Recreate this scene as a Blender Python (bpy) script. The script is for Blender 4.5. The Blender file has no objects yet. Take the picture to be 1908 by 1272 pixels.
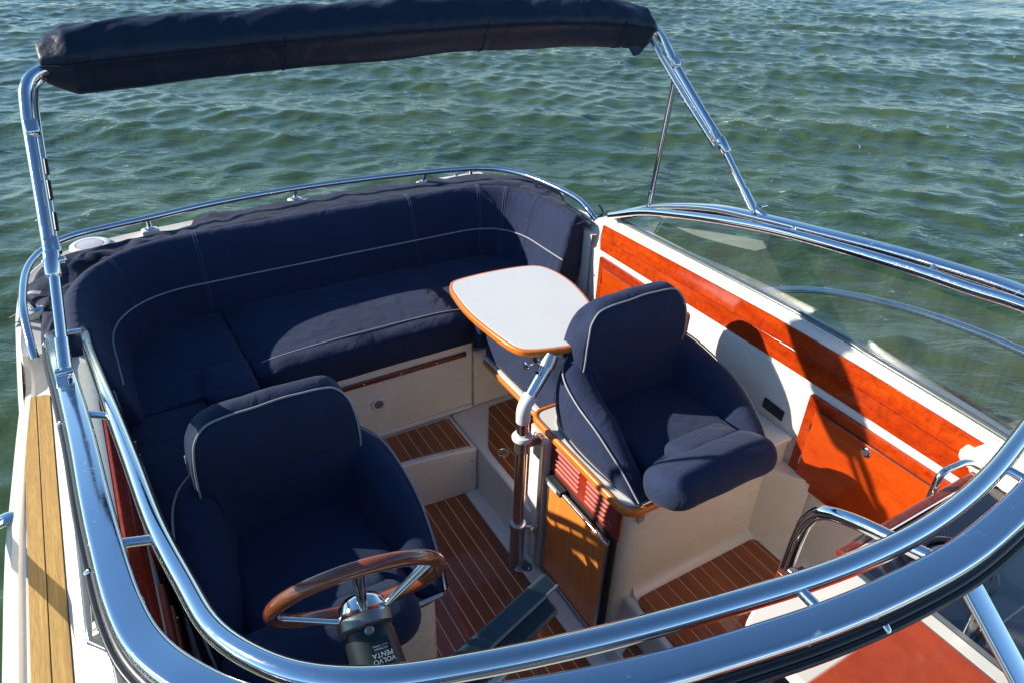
import bpy, bmesh, math, random
import numpy as np
from mathutils import Vector, Matrix, noise
random.seed(7); np.random.seed(7)
sc = bpy.context.scene
C = sc.collection
XC = 0.99            # centre line of the boat; x runs to port, y runs aft, z up, cockpit floor at z = 0
WATER_Z = -0.28

# ------------------------------------------------------------------ camera
cam_d = bpy.data.cameras.new('camera'); cam = bpy.data.objects.new('camera', cam_d); C.objects.link(cam); sc.camera = cam
cam_d.sensor_width = 36; cam_d.lens = 36 * 1334.35 / 1908; cam_d.clip_start = 0.02; cam_d.clip_end = 6000
def _rot(yaw, pitch, roll):
    cy, sy, cp, sp, cr, sr = math.cos(yaw), math.sin(yaw), math.cos(pitch), math.sin(pitch), math.cos(roll), math.sin(roll)
    A = Matrix(((cy, sy, 0), (-sy, cy, 0), (0, 0, 1))); B = Matrix(((1, 0, 0), (0, 0, -1), (0, 1, 0)))
    Cc = Matrix(((1, 0, 0), (0, cp, -sp), (0, sp, cp))); D = Matrix(((cr, -sr, 0), (sr, cr, 0), (0, 0, 1)))
    return D @ Cc @ B @ A
_m = _rot(math.radians(-31.6416), math.radians(32.3574), math.radians(2.0799))
cam.matrix_world = Matrix(((_m[0][0], -_m[1][0], -_m[2][0], 0.0), (_m[0][1], -_m[1][1], -_m[2][1], 0.0),
                           (_m[0][2], -_m[1][2], -_m[2][2], 2.5), (0, 0, 0, 1)))

# ------------------------------------------------------------------ world, sun, exposure
SUN = Vector((-2.12, 1.365, 1.19)).normalized()
w = bpy.data.worlds.new('World'); sc.world = w; w.use_nodes = True
nt = w.node_tree; bg = nt.nodes['Background']; sky = nt.nodes.new('ShaderNodeTexSky')
sky.sky_type = 'NISHITA'; sky.sun_disc = False
sky.sun_elevation = math.asin(SUN.z); sky.sun_rotation = math.atan2(SUN.x, SUN.y)
sky.air_density = 0.9; sky.dust_density = 0.0; sky.ozone_density = 3.0
hs_ = nt.nodes.new('ShaderNodeHueSaturation'); hs_.inputs['Saturation'].default_value = 1.12
nt.links.new(sky.outputs[0], hs_.inputs['Color']); nt.links.new(hs_.outputs[0], bg.inputs[0]); bg.inputs[1].default_value = 0.105
sl = bpy.data.lights.new('sun', 'SUN'); sl.energy = 4.3; sl.angle = math.radians(0.5); sl.color = (1.0, 0.93, 0.82)
so = bpy.data.objects.new('sun', sl); C.objects.link(so); so.rotation_euler = (-SUN).to_track_quat('-Z', 'Y').to_euler()
so.location = (0, 0, 12)
vs = sc.view_settings; vs.view_transform = 'Standard'; vs.look = 'None'; vs.exposure = 0.9; vs.gamma = 1.0; vs.use_curve_mapping = False

# ------------------------------------------------------------------ materials
def nodes_of(name):
    m = bpy.data.materials.new(name); m.use_nodes = True
    n = m.node_tree; return m, n, n.nodes['Principled BSDF']
def setp(b, **k):
    for a, v in k.items():
        b.inputs[a.replace('_', ' ')].default_value = v
def coord(n, scale=(1, 1, 1), rot=(0, 0, 0)):
    tc = n.nodes.new('ShaderNodeTexCoord'); mp = n.nodes.new('ShaderNodeMapping')
    mp.inputs['Scale'].default_value = scale; mp.inputs['Rotation'].default_value = rot
    n.links.new(tc.outputs['Object'], mp.inputs['Vector']); return mp.outputs[0]
def tex_noise(n, vec, scale, detail=4, rough=0.55, dist=0.0):
    t = n.nodes.new('ShaderNodeTexNoise'); t.inputs['Scale'].default_value = scale; t.inputs['Detail'].default_value = detail
    t.inputs['Roughness'].default_value = rough; t.inputs['Distortion'].default_value = dist
    n.links.new(vec, t.inputs['Vector']); return t.outputs['Fac']
def ramp(n, fac, stops):
    r = n.nodes.new('ShaderNodeValToRGB'); e = r.color_ramp.elements
    while len(e) < len(stops): e.new(0.5)
    for i, (p, c) in enumerate(stops): e[i].position = p; e[i].color = (*c, 1)
    n.links.new(fac, r.inputs[0]); return r.outputs[0]
def mrange(n, fac, a, b, c=0.0, d=1.0):
    r = n.nodes.new('ShaderNodeMapRange'); r.inputs[1].default_value = a; r.inputs[2].default_value = b
    r.inputs[3].default_value = c; r.inputs[4].default_value = d; n.links.new(fac, r.inputs[0]); return r.outputs[0]
def bump(n, b, h, strength, dist=0.01):
    bp = n.nodes.new('ShaderNodeBump'); bp.inputs['Strength'].default_value = strength; bp.inputs['Distance'].default_value = dist
    n.links.new(h, bp.inputs['Height']); n.links.new(bp.outputs[0], b.inputs['Normal']); return bp
def mixc(n, fac, a, b):
    m = n.nodes.new('ShaderNodeMix'); m.data_type = 'RGBA'
    for s, v in ((0, fac), (6, a), (7, b)):
        if isinstance(v, (tuple, float, int)):
            m.inputs[s].default_value = (*v, 1) if isinstance(v, tuple) else v
        else: n.links.new(v, m.inputs[s])
    return m.outputs[2]

def mat_gelcoat(name, col, rough=0.22):
    m, n, b = nodes_of(name); v = coord(n)
    f = tex_noise(n, v, 3.5, 5)
    c = ramp(n, f, [(0.3, tuple(x * 0.93 for x in col)), (0.7, col)])
    g = tex_noise(n, v, 9, 6, 0.6, 0.8)
    c2 = mixc(n, mrange(n, g, 0.55, 0.85, 0, 0.10), c, tuple(x * 0.75 for x in col))
    n.links.new(c2, b.inputs['Base Color'])
    n.links.new(mrange(n, g, 0.3, 0.7, rough * 0.8, rough * 1.5), b.inputs['Roughness'])
    setp(b, Coat_Weight=0.25, Coat_Roughness=0.08)
    bump(n, b, tex_noise(n, v, 12, 2), 0.05, 0.01); return m
def mat_wood(name, dark, light, scale=(22, 1.4, 22), rough=0.3, coat=0.8, fine=0.5, figure=0.0, rot=(0, 0, 0), varn=0.0, spec=0.5):
    m, n, b = nodes_of(name); v = coord(n, scale, rot)
    f = tex_noise(n, v, 1.6, 6, 0.6, 0.6)
    c = ramp(n, f, [(0.28, dark), (0.72, light)])
    v2 = coord(n, tuple(s * 5 for s in scale), rot)
    g = tex_noise(n, v2, 2.0, 4, 0.7)
    c = mixc(n, mrange(n, g, 0.45, 0.75, 0, fine), c, tuple(x * 0.45 for x in dark))
    if figure:
        h = tex_noise(n, coord(n, (14, 14, 14)), 1.6, 6, 0.75, 1.2)
        c = mixc(n, mrange(n, h, 0.42, 0.68, 0, figure), c, tuple(x * 0.4 for x in dark))
    if varn:
        oi = n.nodes.new('ShaderNodeObjectInfo')
        hs = n.nodes.new('ShaderNodeHueSaturation'); n.links.new(c, hs.inputs['Color'])
        n.links.new(mrange(n, oi.outputs['Random'], 0, 1, 1 - varn, 1 + varn), hs.inputs['Value']); c = hs.outputs[0]
    n.links.new(c, b.inputs['Base Color'])
    setp(b, Roughness=rough, Coat_Weight=coat, Coat_Roughness=0.06, Specular_IOR_Level=spec)
    bump(n, b, g, 0.12, 0.002); return m
def mat_fabric(name, col, sheen=0.25, weave=1500, rough=0.9, crease=0.25):
    m, n, b = nodes_of(name); v = coord(n)
    f = tex_noise(n, v, 5, 5, 0.6)
    c = ramp(n, f, [(0.3, tuple(x * 0.85 for x in col)), (0.7, tuple(x * 1.1 for x in col))])
    lint = tex_noise(n, v, 420, 2, 0.5)
    c = mixc(n, mrange(n, lint, 0.66, 0.8, 0, 0.35), c, tuple(min(1, x * 2.2 + 0.02) for x in col))
    n.links.new(c, b.inputs['Base Color'])
    setp(b, Roughness=rough, Sheen_Weight=sheen, Sheen_Roughness=0.5, Specular_IOR_Level=0.25)
    w1 = tex_noise(n, coord(n, (1, 1, 1)), weave, 1)
    w2 = tex_noise(n, v, 9, 3, 0.5, 0.8)
    bp = bump(n, b, w1, 0.25, 0.0008)
    b2 = n.nodes.new('ShaderNodeBump'); b2.inputs['Strength'].default_value = crease; b2.inputs['Distance'].default_value = 0.02
    n.links.new(w2, b2.inputs['Height']); n.links.new(b2.outputs[0], bp.inputs['Normal']); return m
def mat_metal(name, col=(0.76, 0.76, 0.76), rough=0.07, dirt=0.22, scuff=0.0):
    m, n, b = nodes_of(name); v = coord(n)
    g = tex_noise(n, v, 7, 6, 0.7); h = tex_noise(n, v, 120, 4, 0.7)
    r = n.nodes.new('ShaderNodeMath'); r.operation = 'MULTIPLY'
    n.links.new(mrange(n, g, 0.42, 0.7, 0, 1), r.inputs[0]); n.links.new(mrange(n, h, 0.4, 0.68, 0, 1), r.inputs[1])
    c = mixc(n, mrange(n, r.outputs[0], 0, 1, 0, 0.4), col, tuple(x * 0.7 for x in col)); ro = mrange(n, r.outputs[0], 0, 1, rough, rough + dirt)
    if scuff:
        q = tex_noise(n, coord(n, (1, 1.6, 1)), 11, 7, 0.72, 1.6); f = mrange(n, q, 0.635, 0.70, 0, scuff)
        ad = n.nodes.new('ShaderNodeMath'); ad.operation = 'ADD'; n.links.new(ro, ad.inputs[0]); n.links.new(mrange(n, f, 0, 1, 0, 0.45), ad.inputs[1]); ro = ad.outputs[0]
        n.links.new(mrange(n, f, 0, 1, 1.0, 0.5), b.inputs['Metallic'])
        c = mixc(n, f, c, (0.78, 0.80, 0.82))
    else: setp(b, Metallic=1.0)
    n.links.new(c, b.inputs['Base Color']); n.links.new(ro, b.inputs['Roughness'])
    bump(n, b, tex_noise(n, v, 5, 2, 0.4), 0.06, 0.004); return m
def mat_plain(name, col, rough=0.4, metallic=0.0, coat=0.0, spec=0.5, grain=0.0):
    m, n, b = nodes_of(name); v = coord(n)
    f = tex_noise(n, v, 40, 4, 0.6)
    n.links.new(ramp(n, f, [(0.3, tuple(x * 0.88 for x in col)), (0.7, tuple(min(1, x * 1.08) for x in col))]), b.inputs['Base Color'])
    setp(b, Roughness=rough, Metallic=metallic, Coat_Weight=coat, Specular_IOR_Level=spec, Coat_Roughness=0.05)
    if grain: bump(n, b, tex_noise(n, v, 500, 2), grain, 0.001)
    return m
def mat_glass(name, tint, rough=0.0, haze=0.04, ior=1.8):
    m = bpy.data.materials.new(name); m.use_nodes = True; n = m.node_tree
    for x in list(n.nodes):
        if x.type == 'BSDF_PRINCIPLED': n.nodes.remove(x)
    out = [x for x in n.nodes if x.type == 'OUTPUT_MATERIAL'][0]
    tr = n.nodes.new('ShaderNodeBsdfTransparent'); tr.inputs[0].default_value = (*tint, 1)
    gl = n.nodes.new('ShaderNodeBsdfGlossy'); gl.inputs['Roughness'].default_value = rough
    df = n.nodes.new('ShaderNodeBsdfDiffuse'); df.inputs[0].default_value = (0.6, 0.6, 0.58, 1)
    fr = n.nodes.new('ShaderNodeFresnel'); fr.inputs[0].default_value = ior
    m1 = n.nodes.new('ShaderNodeMixShader'); m2 = n.nodes.new('ShaderNodeMixShader')
    f = tex_noise(n, coord(n), 2.3, 6, 0.65, 0.6); f2 = tex_noise(n, coord(n, (3, 40, 3), (0.5, 0.2, 0)), 2, 4)
    mm = n.nodes.new('ShaderNodeMath'); mm.operation = 'MULTIPLY'
    n.links.new(mrange(n, f, 0.45, 0.75, 0.1, 1), mm.inputs[0]); n.links.new(mrange(n, f2, 0.35, 0.75, 0.2, 1), mm.inputs[1])
    n.links.new(mrange(n, mm.outputs[0], 0, 1, haze * 0.2, haze), m1.inputs[0])
    n.links.new(tr.outputs[0], m1.inputs[1]); n.links.new(df.outputs[0], m1.inputs[2])
    n.links.new(fr.outputs[0], m2.inputs[0]); n.links.new(m1.outputs[0], m2.inputs[1]); n.links.new(gl.outputs[0], m2.inputs[2])
    n.links.new(m2.outputs[0], out.inputs[0]); return m

M = {}
M['cream'] = mat_gelcoat('cream_gelcoat', (0.84, 0.77, 0.65))
M['liner'] = mat_gelcoat('grey_white_liner', (0.79, 0.74, 0.67), 0.3)
M['hull'] = mat_gelcoat('hull_gelcoat', (0.80, 0.77, 0.70), 0.18)
M['mahog'] = mat_wood('varnished_mahogany', (0.33, 0.023, 0.003), (0.56, 0.066, 0.005), (9, 1.2, 9), 0.10, 0.10, 0.35, 0.6, spec=0.4)
M['mahog_plain'] = mat_wood('plain_mahogany_door', (0.40, 0.038, 0.003), (0.58, 0.074, 0.005), (7, 2, 7), 0.16, 0.25, 0.22, 0.25, spec=0.4)
M['mahog_dark'] = mat_wood('dark_mahogany', (0.13, 0.018, 0.006), (0.24, 0.04, 0.01), (20, 2, 20), 0.25, 0.9, 0.3)
M['trim'] = mat_wood('orange_wood_trim', (0.66, 0.14, 0.010), (0.85, 0.24, 0.020), (30, 2, 30), 0.3, 0.8, 0.3)
M['vent'] = mat_wood('red_vent_wood', (0.24, 0.014, 0.004), (0.36, 0.026, 0.005), (25, 3, 25), 0.45, 0.1, 0.25)
M['oak'] = mat_wood('cherry_door', (0.66, 0.19, 0.030), (0.84, 0.29, 0.050), (26, 26, 2.2), 0.4, 0.4, 0.35)
M['sole'] = mat_wood('cockpit_teak', (0.20, 0.046, 0.013), (0.33, 0.085, 0.021), (30, 2.2, 30), 0.36, 0.5, 0.45, 0, (0, 0, 0), 0.16)
M['caulk'] = mat_plain('pale_caulking', (0.74, 0.56, 0.30), 0.6)
M['teak'] = mat_wood('weathered_teak', (0.34, 0.19, 0.045), (0.52, 0.33, 0.095), (85, 2.6, 85), 0.7, 0.0, 0.85, 0, (0, 0, 0), 0.06)
M['blackcaulk'] = mat_plain('black_caulking', (0.02, 0.02, 0.02), 0.6)
M['navy'] = mat_fabric('navy_upholstery', (0.0180, 0.0280, 0.067), 0.06, 1500, 0.9, 0.6)
M['canvas'] = mat_fabric('navy_canvas', (0.010, 0.0155, 0.040), 0.06, 900, 0.8, 0.6)
M['bimini'] = mat_fabric('dark_navy_bimini_cloth', (0.010, 0.019, 0.040), 0.04, 900, 0.42, 0.6)
M['piping'] = mat_plain('grey_white_piping', (0.34, 0.335, 0.33), 0.7)
M['stitch'] = mat_plain('blue_grey_stitching', (0.10, 0.125, 0.21), 0.8)
M['steel'] = mat_metal('polished_stainless')
M['steel2'] = mat_metal('worn_stainless', (0.68, 0.69, 0.71), 0.09, 0.25, 0.75)
M['steelb'] = mat_metal('brushed_stainless', (0.62, 0.62, 0.62), 0.3, 0.2)
M['cast'] = mat_metal('cast_alloy', (0.30, 0.31, 0.30), 0.42, 0.3)
M['rubber'] = mat_plain('black_rubber', (0.012, 0.012, 0.014), 0.35)
M['black'] = mat_plain('black_plastic', (0.014, 0.017, 0.022), 0.38, 0, 0, 0.5, 0.2)
M['slate'] = mat_plain('dark_slate_plastic', (0.030, 0.045, 0.055), 0.42, 0, 0, 0.5, 0.2)
M['gloss'] = mat_plain('gloss_black_acrylic', (0.010, 0.013, 0.022), 0.06, 0, 1.0)
M['white'] = mat_plain('white_plastic', (0.74, 0.74, 0.72), 0.35)
M['tabletop'] = mat_gelcoat('pale_grey_laminate', (0.74, 0.725, 0.67), 0.3)
M['wheelwood'] = mat_wood('varnished_wheel_wood', (0.19, 0.045, 0.018), (0.34, 0.085, 0.032), (10, 10, 10), 0.16, 1.0, 0.25)
M['print'] = mat_plain('white_print', (0.75, 0.75, 0.75), 0.5)
M['seal'] = mat_plain('grey_green_seal', (0.10, 0.115, 0.105), 0.2, 0, 0.6)
M['grille'] = mat_plain('grey_grille', (0.16, 0.16, 0.15), 0.5)
M['tape'] = mat_plain('pale_grey_strap', (0.5, 0.5, 0.52), 0.5)
M['glass'] = mat_glass('windscreen_glass', (0.74, 0.83, 0.80), 0.0, 0.10)
M['glassf'] = mat_glass('front_glass', (0.90, 0.93, 0.92), 0.0, 0.04, 1.35)
M['smoke'] = mat_glass('smoked_acrylic', (0.16, 0.18, 0.24), 0.02, 0.05)

# ------------------------------------------------------------------ object helpers
WL = {None: Vector((0, 0, 0))}
def thing(name, label, cat, loc=(0, 0, 0), group=None):
    o = bpy.data.objects.new(name, None); C.objects.link(o); o.location = loc; o.empty_display_size = 0.1
    o['label'] = label; o['category'] = cat
    if group: o['group'] = group
    WL[o] = Vector(loc); return o
def finish(name, bm, mat, parent=None, smooth=35, bevel=0, seg=2, sub=0, label=None, kind=None):
    off = WL[parent]
    me = bpy.data.meshes.new(name)
    if off.length: bmesh.ops.translate(bm, vec=-off, verts=bm.verts)
    bmesh.ops.recalc_face_normals(bm, faces=bm.faces)
    bm.to_mesh(me); bm.free()
    me.materials.append(M[mat] if isinstance(mat, str) else mat)
    if smooth:
        me.polygons.foreach_set('use_smooth', [True] * len(me.polygons))
        if smooth < 180: me.set_sharp_from_angle(angle=math.radians(smooth))
    o = bpy.data.objects.new(name, me); C.objects.link(o)
    if parent is not None: o.parent = parent; WL[o] = WL[parent]
    else: WL[o] = Vector((0, 0, 0))
    if bevel:
        md = o.modifiers.new('bevel', 'BEVEL'); md.width = bevel; md.segments = seg; md.limit_method = 'ANGLE'; md.angle_limit = math.radians(40)
        if smooth: me.polygons.foreach_set('use_smooth', [True] * len(me.polygons)); md.harden_normals = False
    if sub:
        md = o.modifiers.new('sub', 'SUBSURF'); md.levels = sub; md.render_levels = sub
    if label: o['label'] = label
    if kind: o['kind'] = kind
    return o
def tag(o, label, cat, group=None):
    o['label'] = label; o['category'] = cat
    if group: o['group'] = group
    return o
V = lambda *a: Vector(a)
def bm_box(bm, c, s, rot=None):
    mtx = Matrix.Translation(Vector(c)) @ (rot.to_4x4() if rot else Matrix.Identity(4)) @ Matrix.Diagonal((*s, 1))
    bmesh.ops.create_cube(bm, size=1, matrix=mtx)
def box(name, x0, x1, y0, y1, z0, z1, mat, parent=None, bevel=0.0, seg=2, label=None):
    bm = bmesh.new(); bm_box(bm, ((x0 + x1) / 2, (y0 + y1) / 2, (z0 + z1) / 2), (x1 - x0, y1 - y0, z1 - z0))
    return finish(name, bm, mat, parent, 35, bevel, seg, label=label)
def rbox(name, c, s, rot, mat, parent=None, bevel=0.0, seg=3, label=None):
    bm = bmesh.new(); bm_box(bm, c, s, rot); return finish(name, bm, mat, parent, 35, bevel, seg, label=label)
def spline(P, n=8, closed=False):
    P = [Vector(p) for p in P]; out = []; N = len(P)
    for i in range(N if closed else N - 1):
        p0 = P[(i - 1) % N] if (closed or i > 0) else P[0] * 2 - P[1]
        p1 = P[i]; p2 = P[(i + 1) % N]
        p3 = P[(i + 2) % N] if (closed or i < N - 2) else P[-1] * 2 - P[-2]
        for k in range(n):
            t = k / n
            out.append(0.5 * ((2 * p1) + (p2 - p0) * t + (2 * p0 - 5 * p1 + 4 * p2 - p3) * t * t + (3 * p1 - p0 - 3 * p2 + p3) * t ** 3))
    if not closed: out.append(P[-1].copy())
    return out
def fillet(P, r, n=6):
    P = [Vector(p) for p in P]; out = [P[0]]
    for i in range(1, len(P) - 1):
        a = (P[i - 1] - P[i]); b = (P[i + 1] - P[i]); rr = min(r, a.length * 0.49, b.length * 0.49)
        A = P[i] + a.normalized() * rr; B = P[i] + b.normalized() * rr
        for k in range(n + 1):
            t = k / n; out.append(A * (1 - t) ** 2 + P[i] * 2 * t * (1 - t) + B * t * t)
    out.append(P[-1]); return out
def bm_sweep(bm, path, prof, up=V(0, 0, 1), closed=False, caps=True, scale=None):
    """prof: list of (side, up) offsets; swept with a fixed up vector"""
    rings = []; N = len(path)
    for i, p in enumerate(path):
        a = path[(i - 1) % N] if (closed or i > 0) else path[0]; b = path[(i + 1) % N] if (closed or i < N - 1) else path[-1]
        t = (Vector(b) - Vector(a)).normalized(); u = up[i] if isinstance(up, list) else up
        s = t.cross(u)
        if s.length < 1e-4: s = t.cross(V(0, 1, 0.01))
        s.normalize(); uu = s.cross(t).normalized(); k = scale[i] if scale else 1.0
        rings.append([bm.verts.new(Vector(p) + s * (q[0] * k) + uu * (q[1] * k)) for q in prof])
    m = len(prof)
    for i in range(N if closed else N - 1):
        A = rings[i]; B = rings[(i + 1) % N]
        for j in range(m):
            bm.faces.new((A[j], A[(j + 1) % m], B[(j + 1) % m], B[j]))
    if caps and not closed:
        bm.faces.new(rings[0]); bm.faces.new(rings[-1][::-1])
    return rings
def circ(r, n=14, ry=None, ph=0):
    ry = r if ry is None else ry
    return [(r * math.cos(2 * math.pi * k / n + ph), ry * math.sin(2 * math.pi * k / n + ph)) for k in range(n)]
def rrect(w, h, r, n=4):
    out = []
    for cx, cy, a0 in ((w / 2 - r, h / 2 - r, 0), (-w / 2 + r, h / 2 - r, 90), (-w / 2 + r, -h / 2 + r, 180), (w / 2 - r, -h / 2 + r, 270)):
        for k in range(n + 1):
            a = math.radians(a0 + 90 * k / n); out.append((cx + r * math.cos(a), cy + r * math.sin(a)))
    return out
def tube(name, path, r, mat, parent=None, n=14, closed=False, label=None, bm=None, up=V(0, 0, 1)):
    own = bm is None; b = bmesh.new() if own else bm
    path = [Vector(p) for p in path]
    d = (path[-1] - path[0]).normalized() if not closed else V(1, 0, 0)
    if not closed and abs(d.dot(up)) > 0.9: up = V(0.3, 1, 0)
    bm_sweep(b, path, circ(r, n), up, closed)
    if own: return finish(name, b, mat, parent, 60, label=label)
def lathe(bm, p0, axis, prof, n=28):
    """prof: list of (distance along axis, radius)"""
    axis = Vector(axis).normalized(); u = axis.orthogonal().normalized(); v = axis.cross(u); rings = []
    for (h, r) in prof:
        rings.append([bm.verts.new(Vector(p0) + axis * h + (u * math.cos(2 * math.pi * k / n) + v * math.sin(2 * math.pi * k / n)) * max(r, 1e-5)) for k in range(n)])
    for A, B in zip(rings, rings[1:]):
        for k in range(n): bm.faces.new((A[k], A[(k + 1) % n], B[(k + 1) % n], B[k]))
    bm.faces.new(rings[0]); bm.faces.new(rings[-1][::-1])
def turned(name, p0, axis, prof, mat, parent=None, n=28, label=None):
    bm = bmesh.new(); lathe(bm, p0, axis, prof, n); return finish(name, bm, mat, parent, 40, label=label)
def bm_prism(bm, poly, z0, z1, tf=None):
    tf = tf or (lambda x, y, z: V(x, y, z))
    a = [bm.verts.new(tf(p[0], p[1], z0)) for p in poly]; b = [bm.verts.new(tf(p[0], p[1], z1)) for p in poly]
    n = len(poly); bm.faces.new(a[::-1]); bm.faces.new(b)
    for i in range(n): bm.faces.new((a[i], a[(i + 1) % n], b[(i + 1) % n], b[i]))
def prism(name, poly, z0, z1, mat, parent=None, bevel=0, seg=2, tf=None, label=None, smooth=35):
    bm = bmesh.new(); bm_prism(bm, poly, z0, z1, tf); return finish(name, bm, mat, parent, smooth, bevel, seg, label=label)
def rpoly(P, r, n=5):
    """round every corner of a closed polygon"""
    out = []; N = len(P); rs = r if isinstance(r, (list, tuple)) else [r] * N
    for i in range(N):
        p = Vector((*P[i], 0)); a = Vector((*P[i - 1], 0)) - p; b = Vector((*P[(i + 1) % N], 0)) - p
        rr = min(rs[i], a.length * 0.49, b.length * 0.49)
        if rr < 1e-4: out.append((p.x, p.y)); continue
        A = p + a.normalized() * rr; B = p + b.normalized() * rr
        for k in range(n + 1):
            t = k / n; q = A * (1 - t) ** 2 + p * 2 * t * (1 - t) + B * t * t; out.append((q.x, q.y))
    return out
def clip(poly, ax, lo, hi):
    for s, lim in ((1, lo), (-1, hi)):
        out = []
        for i in range(len(poly)):
            p, q = poly[i - 1], poly[i]; a = s * (p[ax] - lim); b = s * (q[ax] - lim)
            if (a >= 0) != (b >= 0):
                t = a / (a - b); out.append((p[0] + (q[0] - p[0]) * t, p[1] + (q[1] - p[1]) * t))
            if b >= 0: out.append(q)
        poly = out
        if len(poly) < 3: return []
    return poly
def planks(poly, z, pitch, off, parent, mat='sole', caulk='caulk', gap=0.0045, th=0.006, name='plank'):
    base = prism('caulking', poly, z, z + th - 0.0012, caulk, parent)
    xs = [p[0] for p in poly]; x = off
    while x > min(xs): x -= pitch
    while x < max(xs):
        q = clip(poly, 0, x + gap / 2, x + pitch - gap / 2)
        if len(q) >= 3:
            cx = sum(p[0] for p in q) / len(q); cy = sum(p[1] for p in q) / len(q)
            dz = random.uniform(-0.0003, 0.0003)
            prism(name, q, z, z + th + dz, mat, base)
        x += pitch
    return base
def loft(name, rows, mat, parent=None, smooth=35, closed_u=False, kind=None, label=None, solid=0, sub=0):
    bm = bmesh.new(); R = [[bm.verts.new(Vector(p)) for p in r] for r in rows]
    for A, B in zip(R, R[1:]):
        for j in range(len(A) - (0 if closed_u else 1)):
            k = (j + 1) % len(A); bm.faces.new((A[j], A[k], B[k], B[j]))
    o = finish(name, bm, mat, parent, smooth, kind=kind, label=label)
    if solid:
        md = o.modifiers.new('solid', 'SOLIDIFY'); md.thickness = solid; md.offset = 0
    if sub:
        md = o.modifiers.new('sub', 'SUBSURF'); md.levels = sub; md.render_levels = sub
    return o
def ip(x, X, Y): return float(np.interp(x, X, Y))
def sheer(y): return ip(y, [0.3, 0.7, 1.1, 1.5, 2.0, 2.62], [0.018, 0.028, 0.040, 0.040, 0.024, 0.0])
def screw(p, axis, parent, r=0.004, name='screw'):
    return turned(name, p, axis, [(0, r), (r * 0.35, r), (r * 0.6, r * 0.5), (r * 0.6, 0)], 'steel', parent, 8)
def mir(p): return V(2 * XC - p[0], p[1], p[2])

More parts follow.
